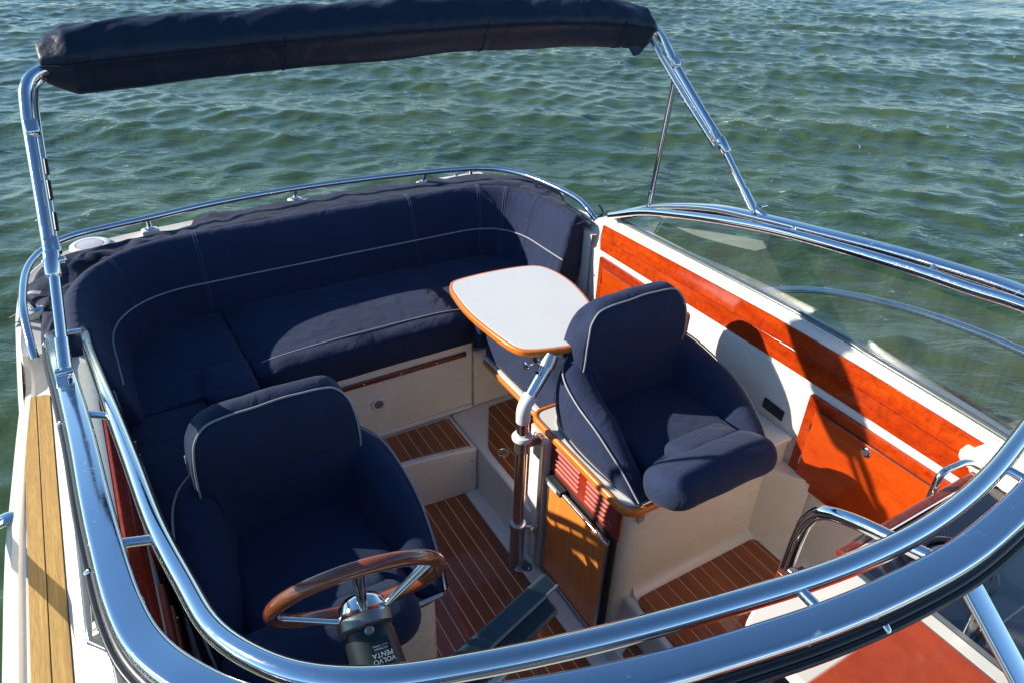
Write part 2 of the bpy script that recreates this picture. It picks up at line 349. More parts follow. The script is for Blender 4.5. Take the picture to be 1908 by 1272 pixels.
# ------------------------------------------------------------------ water: one graded sheet with real waves
def build_water():
    def axis(c0, c1, d):
        core = list(np.arange(c0, c1, d)); s = d; x = core[-1]; hi = []
        while x < 3500: s *= 1.10; x += s; hi.append(x)
        s = d; x = core[0]; lo = []
        while x > -3500: s *= 1.10; x -= s; lo.append(x)
        return np.array(lo[::-1] + core + hi)
    X = axis(-6.0, 20.0, 0.042); Y = axis(-3.0, 23.0, 0.042)
    gx, gy = np.meshgrid(X, Y, indexing='xy'); gx = gx.astype(np.float64); gy = gy.astype(np.float64)
    z = np.zeros_like(gx); dx = np.zeros_like(gx); dy = np.zeros_like(gx)
    dist = np.maximum(np.maximum(-6 - gx, gx - 20), np.maximum(-3 - gy, gy - 23)); fade = np.clip(1 - dist / 30.0, 0, 1)
    rng = np.random.RandomState(11); main = math.radians(238)
    N = 84
    for i in range(N):
        L = 0.22 * (4.2 / 0.22) ** ((i + rng.rand()) / N)
        th = main + rng.normal(0, 0.42 + 0.35 * (L < 0.7)); k = 2 * math.pi / L
        a = 0.0062 * L ** 0.85 * (0.6 + 0.8 * rng.rand()) * (0.9 if L < 0.4 else 1.0) * (0.6 if L > 0.8 else 1.0) * (0.8 if L > 2.0 else 1.0)
        cx, cy = math.cos(th), math.sin(th)
        ph = k * (gx * cx + gy * cy) + rng.rand() * 6.283
        # gentle patchiness so that the sea does not look uniform
        env = 0.75 + 0.25 * np.sin(gx * (0.35 + 0.2 * rng.rand()) + rng.rand() * 6) * np.cos(gy * (0.3 + 0.2 * rng.rand()) + rng.rand() * 6)
        s = np.sin(ph); c = np.cos(ph); q = 0.75
        z += a * env * s; dx += q * a * env * c * cx; dy += q * a * env * c * cy
    gx2 = gx + dx * fade; gy2 = gy + dy * fade; z = WATER_Z + z * fade
    ny, nx = gx.shape; co = np.stack([gx2, gy2, z], -1).reshape(-1, 3)
    idx = np.arange(nx * ny).reshape(ny, nx)
    f = np.stack([idx[:-1, :-1], idx[:-1, 1:], idx[1:, 1:], idx[1:, :-1]], -1).reshape(-1, 4)
    me = bpy.data.meshes.new('water'); me.vertices.add(len(co)); me.vertices.foreach_set('co', co.ravel())
    me.loops.add(f.size); me.loops.foreach_set('vertex_index', f.ravel().astype(np.int32))
    me.polygons.add(len(f)); me.polygons.foreach_set('loop_start', np.arange(0, f.size, 4, dtype=np.int32))
    me.polygons.foreach_set('loop_total', np.full(len(f), 4, dtype=np.int32))
    me.polygons.foreach_set('use_smooth', np.ones(len(f), dtype=bool)); me.update(calc_edges=True)
    m, n, b = nodes_of('sea_water'); v = coord(n)
    big = tex_noise(n, v, 0.22, 4, 0.6)
    col = ramp(n, big, [(0.3, (0.036, 0.074, 0.036)), (0.7, (0.068, 0.108, 0.044))])
    fo = tex_noise(n, v, 9, 6, 0.75, 0.6); fo2 = tex_noise(n, v, 0.9, 3, 0.6)
    mm = n.nodes.new('ShaderNodeMath'); mm.operation = 'MULTIPLY'
    n.links.new(mrange(n, fo, 0.625, 0.65), mm.inputs[0]); n.links.new(mrange(n, fo2, 0.575, 0.62), mm.inputs[1])
    n.links.new(mixc(n, mm.outputs[0], col, (0.62, 0.66, 0.62)), b.inputs['Base Color'])
    n.links.new(mrange(n, mm.outputs[0], 0, 1, 0.045, 0.6), b.inputs['Roughness'])
    setp(b, IOR=1.36, Specular_IOR_Level=0.5)
    def aligned(sx, sy, ang):
        v1 = coord(n, (1, 1, 1), (0, 0, math.radians(ang))); mp = n.nodes.new('ShaderNodeMapping'); mp.inputs['Scale'].default_value = (sx, sy, 1)
        n.links.new(v1, mp.inputs['Vector']); return mp.outputs[0]
    def ridged(vec, scale, detail, rough, dist):
        t = n.nodes.new('ShaderNodeTexNoise'); t.noise_type = 'RIDGED_MULTIFRACTAL'; t.normalize = True
        t.inputs['Scale'].default_value = scale; t.inputs['Detail'].default_value = detail; t.inputs['Roughness'].default_value = rough; t.inputs['Distortion'].default_value = dist
        n.links.new(vec, t.inputs['Vector']); return t.outputs['Fac']
    r0 = tex_noise(n, aligned(0.5, 1.0, 36), 3.4, 3, 0.55, 0.5)
    r1 = ridged(aligned(0.42, 1.0, 32), 3.0, 4, 0.6, 0.5)
    r2 = tex_noise(n, aligned(0.5, 1.0, 24), 17, 4, 0.62, 0.5)
    calm = mrange(n, tex_noise(n, v, 0.35, 3, 0.5), 0.38, 0.62, 0.42, 1.0)
    prev = None
    for h, st, di in ((r2, 0.85, 0.015), (r1, 0.7, 0.030), (r0, 0.9, 0.075)):
        bq = n.nodes.new('ShaderNodeBump'); bq.inputs['Distance'].default_value = di
        ms = n.nodes.new('ShaderNodeMath'); ms.operation = 'MULTIPLY'; ms.inputs[1].default_value = st; n.links.new(calm, ms.inputs[0]); n.links.new(ms.outputs[0], bq.inputs['Strength'])
        n.links.new(h, bq.inputs['Height'])
        if prev: n.links.new(prev.outputs[0], bq.inputs['Normal'])
        prev = bq
    n.links.new(prev.outputs[0], b.inputs['Normal'])
    me.materials.append(m); o = bpy.data.objects.new('water', me); C.objects.link(o); o['kind'] = 'structure'
build_water()

# ------------------------------------------------------------------ the boat: hull, decks, cockpit moulding
boat = thing('motorboat', 'cream white open motorboat with teak side decks, floating on green water', 'motorboat', (XC, 1.5, WATER_Z))
EY = [-3.6, -3.0, -2.0, -0.8, 0.3, 1.2, 1.8, 2.4, 2.8, 3.1, 3.45]
EX = [0.75, 0.20, -0.20, -0.41, -0.46, -0.465, -0.46, -0.425, -0.395, -0.385, -0.365]
def edge_x(y): return ip(y, EY, EX)
def deck_z(y):
    t = min(1, max(0, (y - 2.58) / 0.17)); t = t * t * (3 - 2 * t); return 0.96 + 0.09 * t + max(0, -(y + 0.5)) * 0.04
outer = [V(edge_x(y), y, deck_z(y)) for y in np.linspace(-3.6, 2.5, 38)]
stern = spline([V(-0.418, 2.5, 0.962), V(-0.398, 2.8, 1.05), V(-0.395, 3.1, 1.05), V(-0.365, 3.33, 1.05), V(-0.27, 3.51, 1.05), V(-0.08, 3.60, 1.05), V(0.3, 3.66, 1.05), V(0.9, 3.705, 1.05), V(1.5, 3.665, 1.05), V(1.8, 3.62, 1.05),
                V(1.99, 3.53, 1.05), V(2.11, 3.36, 1.05), V(2.165, 3.1, 1.05), V(2.20, 2.85, 1.05), V(2.32, 2.62, 1.05), V(2.40, 2.5, 0.962)], 5)
full = outer + stern[1:-1] + [mir(p) for p in outer[::-1]]
bow = V(XC, -4.0, 1.1)
rows = []
cen = lambda p: V(XC, min(max(p.y, -2.5), 3.0), 0)
def inward(p, d, z):
    c = V(XC, p.y, 0); v = V(p.x - XC, 0, 0)
    if p.y > 3.3: v = V(p.x - XC, (p.y - 3.2) * 1.2, 0)
    if v.length > 1e-5: v.normalize()
    return V(p.x - v.x * d, p.y - v.y * d, z)
for d, zf in ((0.012, 0.0), (-0.004, -0.014), (-0.010, -0.03), (-0.004, -0.05), (0.006, -0.06), (0.004, -0.10), (0.06, -0.45), (0.16, -0.85), (0.26, -1.7)):
    rows.append([inward(p, d, p.z + zf) for p in [bow] + full])
loft('hull', rows, 'hull', boat, 50, closed_u=True)
# rub rail along the hull
# side decks (one loft each side): gunwale, deck, step up to the coaming
ys = list(np.linspace(-2.2, 2.5, 30)) + list(np.linspace(2.56, 2.72, 6))
def side_profile(y):
    e = edge_x(y); z = deck_z(y); s = 1.10
    ci = -0.245 if y > -0.9 else -0.245 + (-(y + 0.9)) * 0.45
    pts = [(e + 0.012, z), (e + 0.018, z + 0.009), (e + 0.034, z + 0.009), (e + 0.042, z + 0.001), (ci - 0.088, z), (ci - 0.076, z + 0.006), (ci - 0.062, z + 0.03)]
    pts += [(ci - 0.050, min(s, z + 0.07)), (ci - 0.036, s + sheer(y) * (y > 0) - 0.008), (ci - 0.026, s + sheer(y) * (y > 0)), (ci + 0.07, s + sheer(y) * (y > 0))]
    return pts
for side in (0, 1):
    rows = [[(V(x, y, z) if side == 0 else mir(V(x, y, z))) for x, z in side_profile(y)] for y in ys if y <= (2.72 if side == 0 else 2.56)]
    loft('side_deck', rows, 'cream', boat, 30)
# aft deck ring
inner = fillet([V(-0.12, 2.70, 1.05), V(-0.12, 3.36, 1.05), V(XC, 3.44, 1.05)], 0.3, 10)
def resample(P, n):
    L = [0]
    for a, b in zip(P, P[1:]): L.append(L[-1] + (b - a).length)
    out = []
    for k in range(n):
        s = L[-1] * k / (n - 1); i = max(0, min(len(P) - 2, int(np.searchsorted(L, s) - 1)))
        t = (s - L[i]) / max(1e-9, L[i + 1] - L[i]); out.append(P[i].lerp(P[i + 1], t))
    return out
inner = fillet([V(-0.205, 2.66, 1.045), V(-0.205, 3.32, 1.045), V(2.0, 3.32, 1.045), V(2.06, 2.62, 1.045)], 0.40, 10)
oh = [p + V(0.006 * (1 if p.x < XC else -1), -0.006 if p.y > 3.4 else 0, 0) for p in stern if p.y > 2.69 or p.x > 2.25]
oh = [V(edge_x(2.69) + 0.014, 2.66, 1.05)] + oh
O = [V(p.x, p.y, 1.05) for p in resample(oh, 80)]; I = resample(inner, 80)
loft('aft_deck', [O, [o.lerp(i, 0.06) + V(0, 0, 0.009) for o, i in zip(O, I)], [o.lerp(i, 0.16) + V(0, 0, 0.001) for o, i in zip(O, I)], I,
                  [i + V(0, 0, -1.15) for i in I]], 'cream', boat, 35)
# front deck: sealed cabin roof ahead of the windscreen with a foot well below it
fd = []
for y in np.linspace(-3.9, 0.05, 22):
    e = ip(y, [-4.0, -3.5, -3.0, -2.2, -0.8, 0.3], [0.98, 0.55, 0.2, 0.12, -0.14, -0.16]); c = 1.10 + 0.05 * min(1, max(0, (0.0 - y) * 1.2)) - max(0, -y - 2) * 0.02
    if y < -2.2: e = min(0.97, edge_x(y) + 0.05)
    fd.append([V(e + (2 * XC - 2 * e) * t, y, c - 0.05 * (2 * t - 1) ** 2 * min(1, max(0, -y)) ) for t in np.linspace(0, 1, 12)])
loft('foredeck', fd, 'cream', boat, 40)

# cockpit floor and risers
box('floor_base', -0.12, 2.10, 0.0, 3.5, -0.06, -0.004, 'liner', boat)
fl = boat
main_poly = [(0.30, 0.0), (1.161, 0.0), (1.161, 2.275), (0.80, 2.305), (0.30, 2.31)]
planks(main_poly, 0.0, 0.0535, 1.113, boat)
# white ledge beside the floor
bm = bmesh.new(); bm_prism(bm, [(1.163, 0.0), (1.235, 0.0), (1.235, 2.27), (1.163, 2.27)], -0.01, 0.012)
finish('floor_ledge', bm, 'liner', boat, 35, 0.006)
# aft step: slightly bowed riser with a teak tread
riser = spline([V(0.25, 2.335, 0), V(0.76, 2.325, 0), V(1.0, 2.305, 0), V(1.228, 2.268, 0)], 6)
bm = bmesh.new()
pl = [(p.x, p.y) for p in riser] + [(1.228, 2.60), (0.25, 2.60)]
bm_prism(bm, pl, -0.02, 0.270); finish('step_riser', bm, 'liner', boat, 40, 0.010, 3)
tread = [(p.x, p.y + 0.028) for p in riser[:-1]] + [(1.205, 2.295), (1.205, 2.53), (0.25, 2.535)]
planks(tread, 0.270, 0.0535, 1.192, boat, gap=0.004)
for z in (0.10, 0.20): screw(V(1.20, 2.272, z), (0, -1, 0), boat, 0.006)
# port platform behind the galley unit
bm = bmesh.new(); bm_prism(bm, [(1.232, 1.80), (2.10, 1.80), (2.10, 2.60), (1.232, 2.60)], -0.02, 0.272)
finish('side_platform', bm, 'liner', boat, 40, 0.012, 3)
planks(rpoly([(1.268, 1.84), (1.95, 1.84), (1.95, 2.515), (1.425, 2.515), (1.268, 2.235)], [0.01, 0.01, 0.01, 0.02, 0.03]), 0.272, 0.0535, 1.245, boat, gap=0.004)
dr = turned('floor_lock', V(1.314, 2.173, 0.2775), (0, 0, 1), [(0, 0.030), (0.003, 0.030), (0.004, 0.026), (0.0015, 0.024), (0.0015, 0.0)], 'steel', boat)
box('lock_slot', 1.300, 1.328, 2.170, 2.176, 0.2788, 0.2800, 'black', dr)
# front platform (passenger foot well)
bm = bmesh.new(); bm_prism(bm, rpoly([(1.325, 0.0), (2.10, 0.0), (2.10, 1.33), (1.325, 1.33)], [0, 0, 0, 0.05]), -0.02, 0.243)
finish('foot_well', bm, 'liner', boat, 40, 0.014, 3)
fw = planks(rpoly([(1.352, 0.60), (1.985, 0.60), (1.985, 1.245), (1.352, 1.245)], [0.01, 0.01, 0.03, 0.04]), 0.243, 0.0575, 1.392, boat, gap=0.004)
bm = bmesh.new(); bm_prism(bm, rpoly([(1.92, 1.00), (1.92, 1.07), (1.975, 1.09), (1.975, 0.99)], 0.012), 0.250, 0.254)
bm_prism(bm, rpoly([(1.985, 0.985), (1.985, 1.095), (2.012, 1.08), (2.012, 1.00)], 0.008), 0.250, 0.254)
hg = finish('hinge', bm, 'steelb', boat, 35)
tube('hinge_pin', [V(1.980, 0.99, 0.254), V(1.980, 1.09, 0.254)], 0.005, 'steelb', hg, 8)
for (x, y) in ((1.94, 1.02), (1.94, 1.05), (1.96, 1.035), (2.0, 1.01), (2.0, 1.07)): screw(V(x, y, 0.254), (0, 0, 1), hg, 0.003)
# small lower step between the floor and the foot well
bm = bmesh.new(); bm_prism(bm, [(1.235, 0.0), (1.325, 0.0), (1.325, 1.21), (1.235, 1.21)], -0.02, 0.094); finish('low_step', bm, 'liner', boat, 35, 0.01)
planks(rpoly([(1.246, 0.45), (1.318, 0.45), (1.318, 1.19), (1.246, 1.16)], 0.01), 0.094, 0.0535, 1.228, boat, gap=0.004)

# port inner wall with its sloping shoulder
def wall_profile():
    return [(2.085, -0.02), (2.078, 0.30), (2.074, 0.60), (2.070, 0.90), (2.072, 0.975), (2.084, 0.985), (2.094, 1.040), (2.111, 1.098), (2.128, 1.106), (2.20, 1.102)]
for side in (0, 1):
    rows = []
    for y in list(np.linspace(0.0, 2.58, 14)) + [2.64, 2.685, 2.698]:
        k = 0.0 if y < 2.68 else (0.004 if y < 2.69 else 0.014)
        if side: y = y * 0.904
        wz = lambda z_: ip(z_, [0.9, 0.975, 0.986, 1.041, 1.1], [0.0, 0.25, 0.35, 0.85, 1.0])
        rows.append([(V(x + k, y, z - k + sheer(y) * wz(z)) if side == 0 else mir(V(x + k + 0.035, y, z - k + sheer(y) * wz(z)))) for x, z in wall_profile()])
    o = loft('cockpit_wall', rows, 'cream', boat, 30)
    # end face of the wall
    e = rows[-1]; bm = bmesh.new(); bm_prism(bm, [(p.x, p.z) for p in e] + [((2.20, 0.02) if side == 0 else (2 * XC - 2.235, 0.02))], 2.698 if side == 0 else 2.439, 2.715 if side == 0 else 2.455, lambda a, b, c: V(a, c, b))
    finish('wall_end', bm, 'cream', boat, 35, 0.004)
# aft cockpit bulkheads under the lounge
pan = box('lounge_base_panel', 0.30, 1.352, 2.560, 2.60, 0.276, 0.662, 'cream', boat, 0.004)
box('side_base_panel', 1.362, 2.09, 2.556, 2.60, 0.276, 0.60, 'cream', boat, 0.004)
box('panel_joint', 1.352, 1.362, 2.575, 2.60, 0.276, 0.655, 'caulk', boat)
gt = box('panel_lip', 0.30, 1.352, 2.545, 2.60, 0.276, 0.300, 'liner', boat, 0.006)
st = box('wood_batten', 0.32, 1.318, 2.548, 2.559, 0.592, 0.618, 'mahog_dark', boat, 0.004)
for x in (0.62, 0.80, 0.98, 1.16): screw(V(x, 2.548, 0.605), (0, -1, 0), st)
sp = turned('speaker', V(0.864, 2.560, 0.465), (0, -1, 0), [(0, 0.036), (0.006, 0.036), (0.009, 0.031), (0.008, 0.024), (0.003, 0.021), (0.003, 0)], 'white', boat)
turned('speaker_grille', V(0.864, 2.555, 0.465), (0, -1, 0), [(0, 0.022), (0.0015, 0.021), (0.003, 0.012), (0.0035, 0)], 'grille', sp)
for a in range(4):
    t = math.radians(45 + 90 * a); screw(V(0.864 + 0.030 * math.cos(t), 2.552, 0.465 + 0.030 * math.sin(t)), (0, -1, 0), sp, 0.0025)

# teak side deck planks, starboard (visible) and port
for side in (0, 1):
    poly = rpoly([(-0.412, -1.0), (-0.326, -1.0), (-0.322, 2.515), (-0.404, 2.53)], [0.01, 0.01, 0.02, 0.02])
    if side: poly = [(2 * XC - x, y) for x, y in poly][::-1]
    base = prism('teak_caulking', poly, 0.9605, 0.9665, 'blackcaulk', boat)
    for a, b in ((-0.4085, -0.3675), (-0.3645, -0.3255)):
        if side: a, b = 2 * XC - b, 2 * XC - a
        q = clip(clip(poly, 0, a, b), 1, -0.997, 2.522)
        o = prism('teak_plank', q, 0.9605, 0.9685, 'teak', base, 0.001, 1)
for y in (0.55, 1.02, 1.5, 1.95, 2.35): screw(V(-0.272, y, 1.028), (-1, 0, 0.6), boat, 0.005)
for (x, y) in ((-0.385, 2.86), (-0.395, 2.62), (-0.305, 2.72)): screw(V(x, y, deck_z(y) + 0.001), (0, 0, 1), boat, 0.006)

# ------------------------------------------------------------------ mahogany shoulder band and lockers, port and starboard
def band(side):
    t = thing('wooden_wall_panel', ('two-facet varnished mahogany band along the sunlit port cockpit wall' if side == 0 else 'shaded mahogany band along the starboard cockpit wall under the windscreen rail'), 'wood panel', (2.10 if side == 0 else -0.12, 1.6, 1.0))
    f = (lambda x, y, z: V(x, y, z)) if side == 0 else (lambda x, y, z: mir(V(x + 0.035, y, z)))
    for nm, a, b, wa, wb, ya, yb in (('lower_board', (2.0775, 0.986), (2.0885, 1.0405), 0.35, 0.85, 2.560, 2.582), ('upper_board', (2.0885, 1.0420), (2.1055, 1.1030), 0.85, 1.0, 2.582, 2.588)):
        bm = bmesh.new(); rings_ = []
        for k in range(25):
            t_ = k / 24
            pa = V(a[0], 0.64 + (ya - 0.64) * t_, a[1]); pb = V(b[0], 0.64 + (yb - 0.64) * t_, b[1]); pa.z += sheer(pa.y) * wa; pb.z += sheer(pb.y) * wb
            nn = V(-(pb.z - pa.z), 0, (pb.x - pa.x)).normalized()
            ring = [pa - nn * 0.003, pa + nn * 0.006, pb + nn * 0.006, pb - nn * 0.003]
            if side: ring = [V(q.x, q.y * 0.925, q.z) for q in ring]
            rings_.append([bm.verts.new(f(*q)) for q in ring])
        for A, B in zip(rings_, rings_[1:]):
            for j in range(4): bm.faces.new((A[j], A[(j + 1) % 4], B[(j + 1) % 4], B[j]))
        bm.faces.new(rings_[0]); bm.faces.new(rings_[-1][::-1])
        finish(nm, bm, 'mahog', t, 35, 0.0018, 2)
    return t
band(0); band(1)
def locker(side, y0, y1, z0, z1, lab, lockpos, shelf=False):
    s = (lambda x: x) if side == 0 else (lambda x: 2 * XC - x - 0.035)
    n = -1 if side == 0 else 1
    t = thing('wall_locker', lab, 'locker', (s(2.07), (y0 + y1) / 2, z0))
    f = lambda p, q, r: V(s(2.068) + n * r, p, q)
    w_ = 0.045
    prism('locker_frame', rpoly([(y0, z0), (y1, z0), (y1, z1), (y0, z1)], 0.012), -0.01, 0.010, 'mahog', t, 0.003, 2, f)
    d = prism('locker_door', [(y0 + w_, z0 + w_ * 0.9), (y1 - w_, z0 + w_ * 0.9), (y1 - w_, z1 - w_), (y0 + w_, z1 - w_)], 0.011, 0.019, 'mahog_plain', t, 0.002, 2, f)
    bm = bmesh.new()
    for q in ([(y0 + w_ - .004, z0 + w_ * .9 - .004), (y1 - w_ + .004, z0 + w_ * .9 - .004), (y1 - w_ + .004, z1 - w_ + .004), (y0 + w_ - .004, z1 - w_ + .004)],):
        bm_prism(bm, q, 0.0095, 0.0112, f)
    finish('door_gap', bm, 'blackcaulk', t, 0)
    ly, lz = lockpos
    lk = turned('lock', V(s(2.068) + n * 0.018, ly, lz), (n, 0, 0), [(0, 0.018), (0.004, 0.018), (0.007, 0.014), (0.007, 0.0)], 'steel', d)
    turned('lock_barrel', V(s(2.068) + n * 0.023, ly, lz), (n, 0, 0), [(0, 0.009), (0.005, 0.009), (0.005, 0)], 'steelb', lk)
    for zz in (0.3, 0.7):
        yy = y1 - w_ - 0.002
        box('hinge', min(s(2.068), s(2.068) + n * 0.021), max(s(2.068), s(2.068) + n * 0.021), yy - 0.0, yy + 0.004, z0 + (z1 - z0) * zz - 0.02, z0 + (z1 - z0) * zz + 0.02, 'steel', d)
    return t
locker(0, 0.645, 1.243, 0.572, 0.968, 'mahogany wall locker ahead of the passenger seat, crossed by two thin tube shadows', (0.974, 0.895))
locker(0, 1.90, 2.540, 0.600, 0.965, 'mahogany wall locker behind the passenger seat headrest', (2.23, 0.905))
locker(1, 0.80, 1.50, 0.560, 0.955, 'dark shaded mahogany locker on the starboard wall beside the helm seat', (1.2, 0.90))
locker(1, 1.62, 2.20, 0.815, 0.955, 'long narrow shaded mahogany locker on the starboard wall near the lounge corner', (1.7, 0.90))
# black switch plate on the port wall
t = thing('switch_plate', 'small black instruction plate on the cream wall beside the passenger seat', 'plate', (2.070, 1.38, 0.80))
f = lambda p, q, r: V(2.0705 - r, p, q)
prism('plate', rpoly([(1.330, 0.772), (1.432, 0.778), (1.430, 0.826), (1.328, 0.820)], 0.005), 0, 0.004, 'black', t, 0.001, 1, f)
for i, (yy, zz) in enumerate(((1.415, 0.808), (1.400, 0.800), (1.388, 0.806), (1.404, 0.790))):
    prism('pictogram', [(yy, zz), (yy + .006, zz + .004), (yy + .004, zz - .004)], 0.004, 0.0045, 'grille', t, 0, 1, f)

# ------------------------------------------------------------------ galley / fridge unit that carries the passenger seat
gal = thing('galley_unit', 'cream galley unit with a cherry fridge door, carrying the passenger seat', 'cabinet', (1.66, 1.56, 0.0))
gp = rpoly([(1.268, 1.275), (2.069, 1.275), (2.069, 1.86), (1.268, 1.86)], [0.10, 0.0, 0.0, 0.01], 8)
prism('cabinet_body', gp, 0.0, 0.722, 'cream', gal, 0.004)
# coved foot towards the foot well
bm = bmesh.new(); cove = [(0, 0)] + [(0.05 * (1 - math.sin(a)), 0.05 * (1 - math.cos(a))) for a in np.linspace(0, math.pi / 2, 7)]
bm_sweep(bm, [V(1.36, 1.275, 0.243), V(2.06, 1.275, 0.243)], [(q[0], q[1]) for q in cove])
finish('cove', bm, 'liner', gal, 60)
gp2 = rpoly([(1.262, 1.262), (2.069, 1.262), (2.069, 1.868), (1.262, 1.868)], [0.09, 0, 0, 0.02], 8)
prism('counter_top', gp2, 0.7225, 0.742, 'tabletop', gal, 0.004)
edge = [V(1.40, 1.868, 0.732)] + fillet([V(1.262, 1.868, 0.732), V(1.262, 1.30, 0.732)], 0.01)
path = fillet([V(1.40, 1.872, 0.730), V(1.256, 1.872, 0.730), V(1.256, 1.252, 0.730), V(1.75, 1.252, 0.730)], 0.055, 8)
bm = bmesh.new(); bm_sweep(bm, path, rrect(0.022, 0.034, 0.010), closed=False); finish('counter_trim', bm, 'trim', gal, 60)
gx = 1.2665
f = lambda p, q, r: V(gx - r, p, q)
prism('vent_board', [(1.290, 0.566), (1.722, 0.566), (1.722, 0.712), (1.290, 0.712)], 0.0, 0.006, 'vent', gal, 0.001, 1, f)
for y0, y1 in ((1.305, 1.490), (1.535, 1.712)):
    for k in range(5):
        zz = 0.590 + 0.024 * k
        bm = bmesh.new(); pr = [(0, 0), (0.0050, 0.0), (0.0050, 0.0025), (0, 0.010)]
        A = [bm.verts.new(V(gx - 0.006 - a, y0, zz + b)) for a, b in pr]; B = [bm.verts.new(V(gx - 0.006 - a, y1, zz + b)) for a, b in pr]
        bm.faces.new(A); bm.faces.new(B[::-1])
        for i in range(4): bm.faces.new((A[i], A[(i + 1) % 4], B[(i + 1) % 4], B[i]))
        finish('louvre', bm, 'vent', gal, 0)
        box('louvre_slot', gx - 0.0068, gx - 0.0060, y0 + .002, y1 - .002, zz - 0.0045, zz + 0.0005, 'blackcaulk', gal)
fr = prism('fridge_frame', [(1.296, 0.016), (1.722, 0.016), (1.722, 0.562), (1.296, 0.562)], 0.0, 0.008, 'blackcaulk', gal, 0.001, 1, f)
dd = prism('fridge_door', [(1.330, 0.028), (1.696, 0.028), (1.696, 0.535), (1.330, 0.535)], 0.008, 0.022, 'oak', gal, 0.002, 2, f)
for a, b in ((1.318, 1.329), (1.697, 1.706)):
    prism('door_edge', [(a, 0.022), (b, 0.022), (b, 0.545), (a, 0.545)], 0.008, 0.026, 'steelb', dd, 0.002, 2, f)
prism('door_edge', [(1.318, 0.012), (1.706, 0.012), (1.706, 0.021), (1.318, 0.021)], 0.008, 0.026, 'steelb', dd, 0.002, 2, f)
tube('handle_bar', [V(gx - 0.032, 1.31, 0.548), V(gx - 0.032, 1.60, 0.548)], 0.0075, 'steel', dd)
hb = box('latch', gx - 0.048, gx - 0.012, 1.59, 1.695, 0.536, 0.562, 'slate', gal, 0.005)
box('latch_label', gx - 0.0488, gx - 0.048, 1.615, 1.675, 0.541, 0.556, 'white', hb)
# grey flange post between galley and table pole
bm = bmesh.new(); bm_prism(bm, rpoly([(1.228, 1.725), (1.264, 1.725), (1.268, 1.86), (1.250, 1.86), (1.238, 1.80)], 0.006), 0.0, 0.70)
finish('corner_post', bm, 'liner', gal, 40, 0.003)
box('post_edge', 1.222, 1.2275, 1.724, 1.745, 0.0, 0.70, 'steelb', gal, 0.002)
# moulded back corner between the unit and the port wall
bm = bmesh.new(); bm_prism(bm, rpoly([(2.01, 1.21), (2.066, 1.12), (2.066, 1.275), (1.97, 1.275)], [0.05, 0.02, 0, 0]), 0.243, 0.62)
finish('moulded_corner', bm, 'cream', gal, 50, 0.03, 4)
for x in (1.325, 1.86):
    h = prism('seat_hinge', rpoly([(x, 0.640), (x + 0.026, 0.648), (x + 0.030, 0.715), (x - 0.010, 0.715)], 0.008), 0.0, 0.004, 'steelb', gal, 0.001, 1, lambda p, q, r: V(p, 1.274 - r, q))
    for q in (0.66, 0.685, 0.704): screw(V(x + 0.010, 1.270, q), (0, -1, 0), h, 0.003)

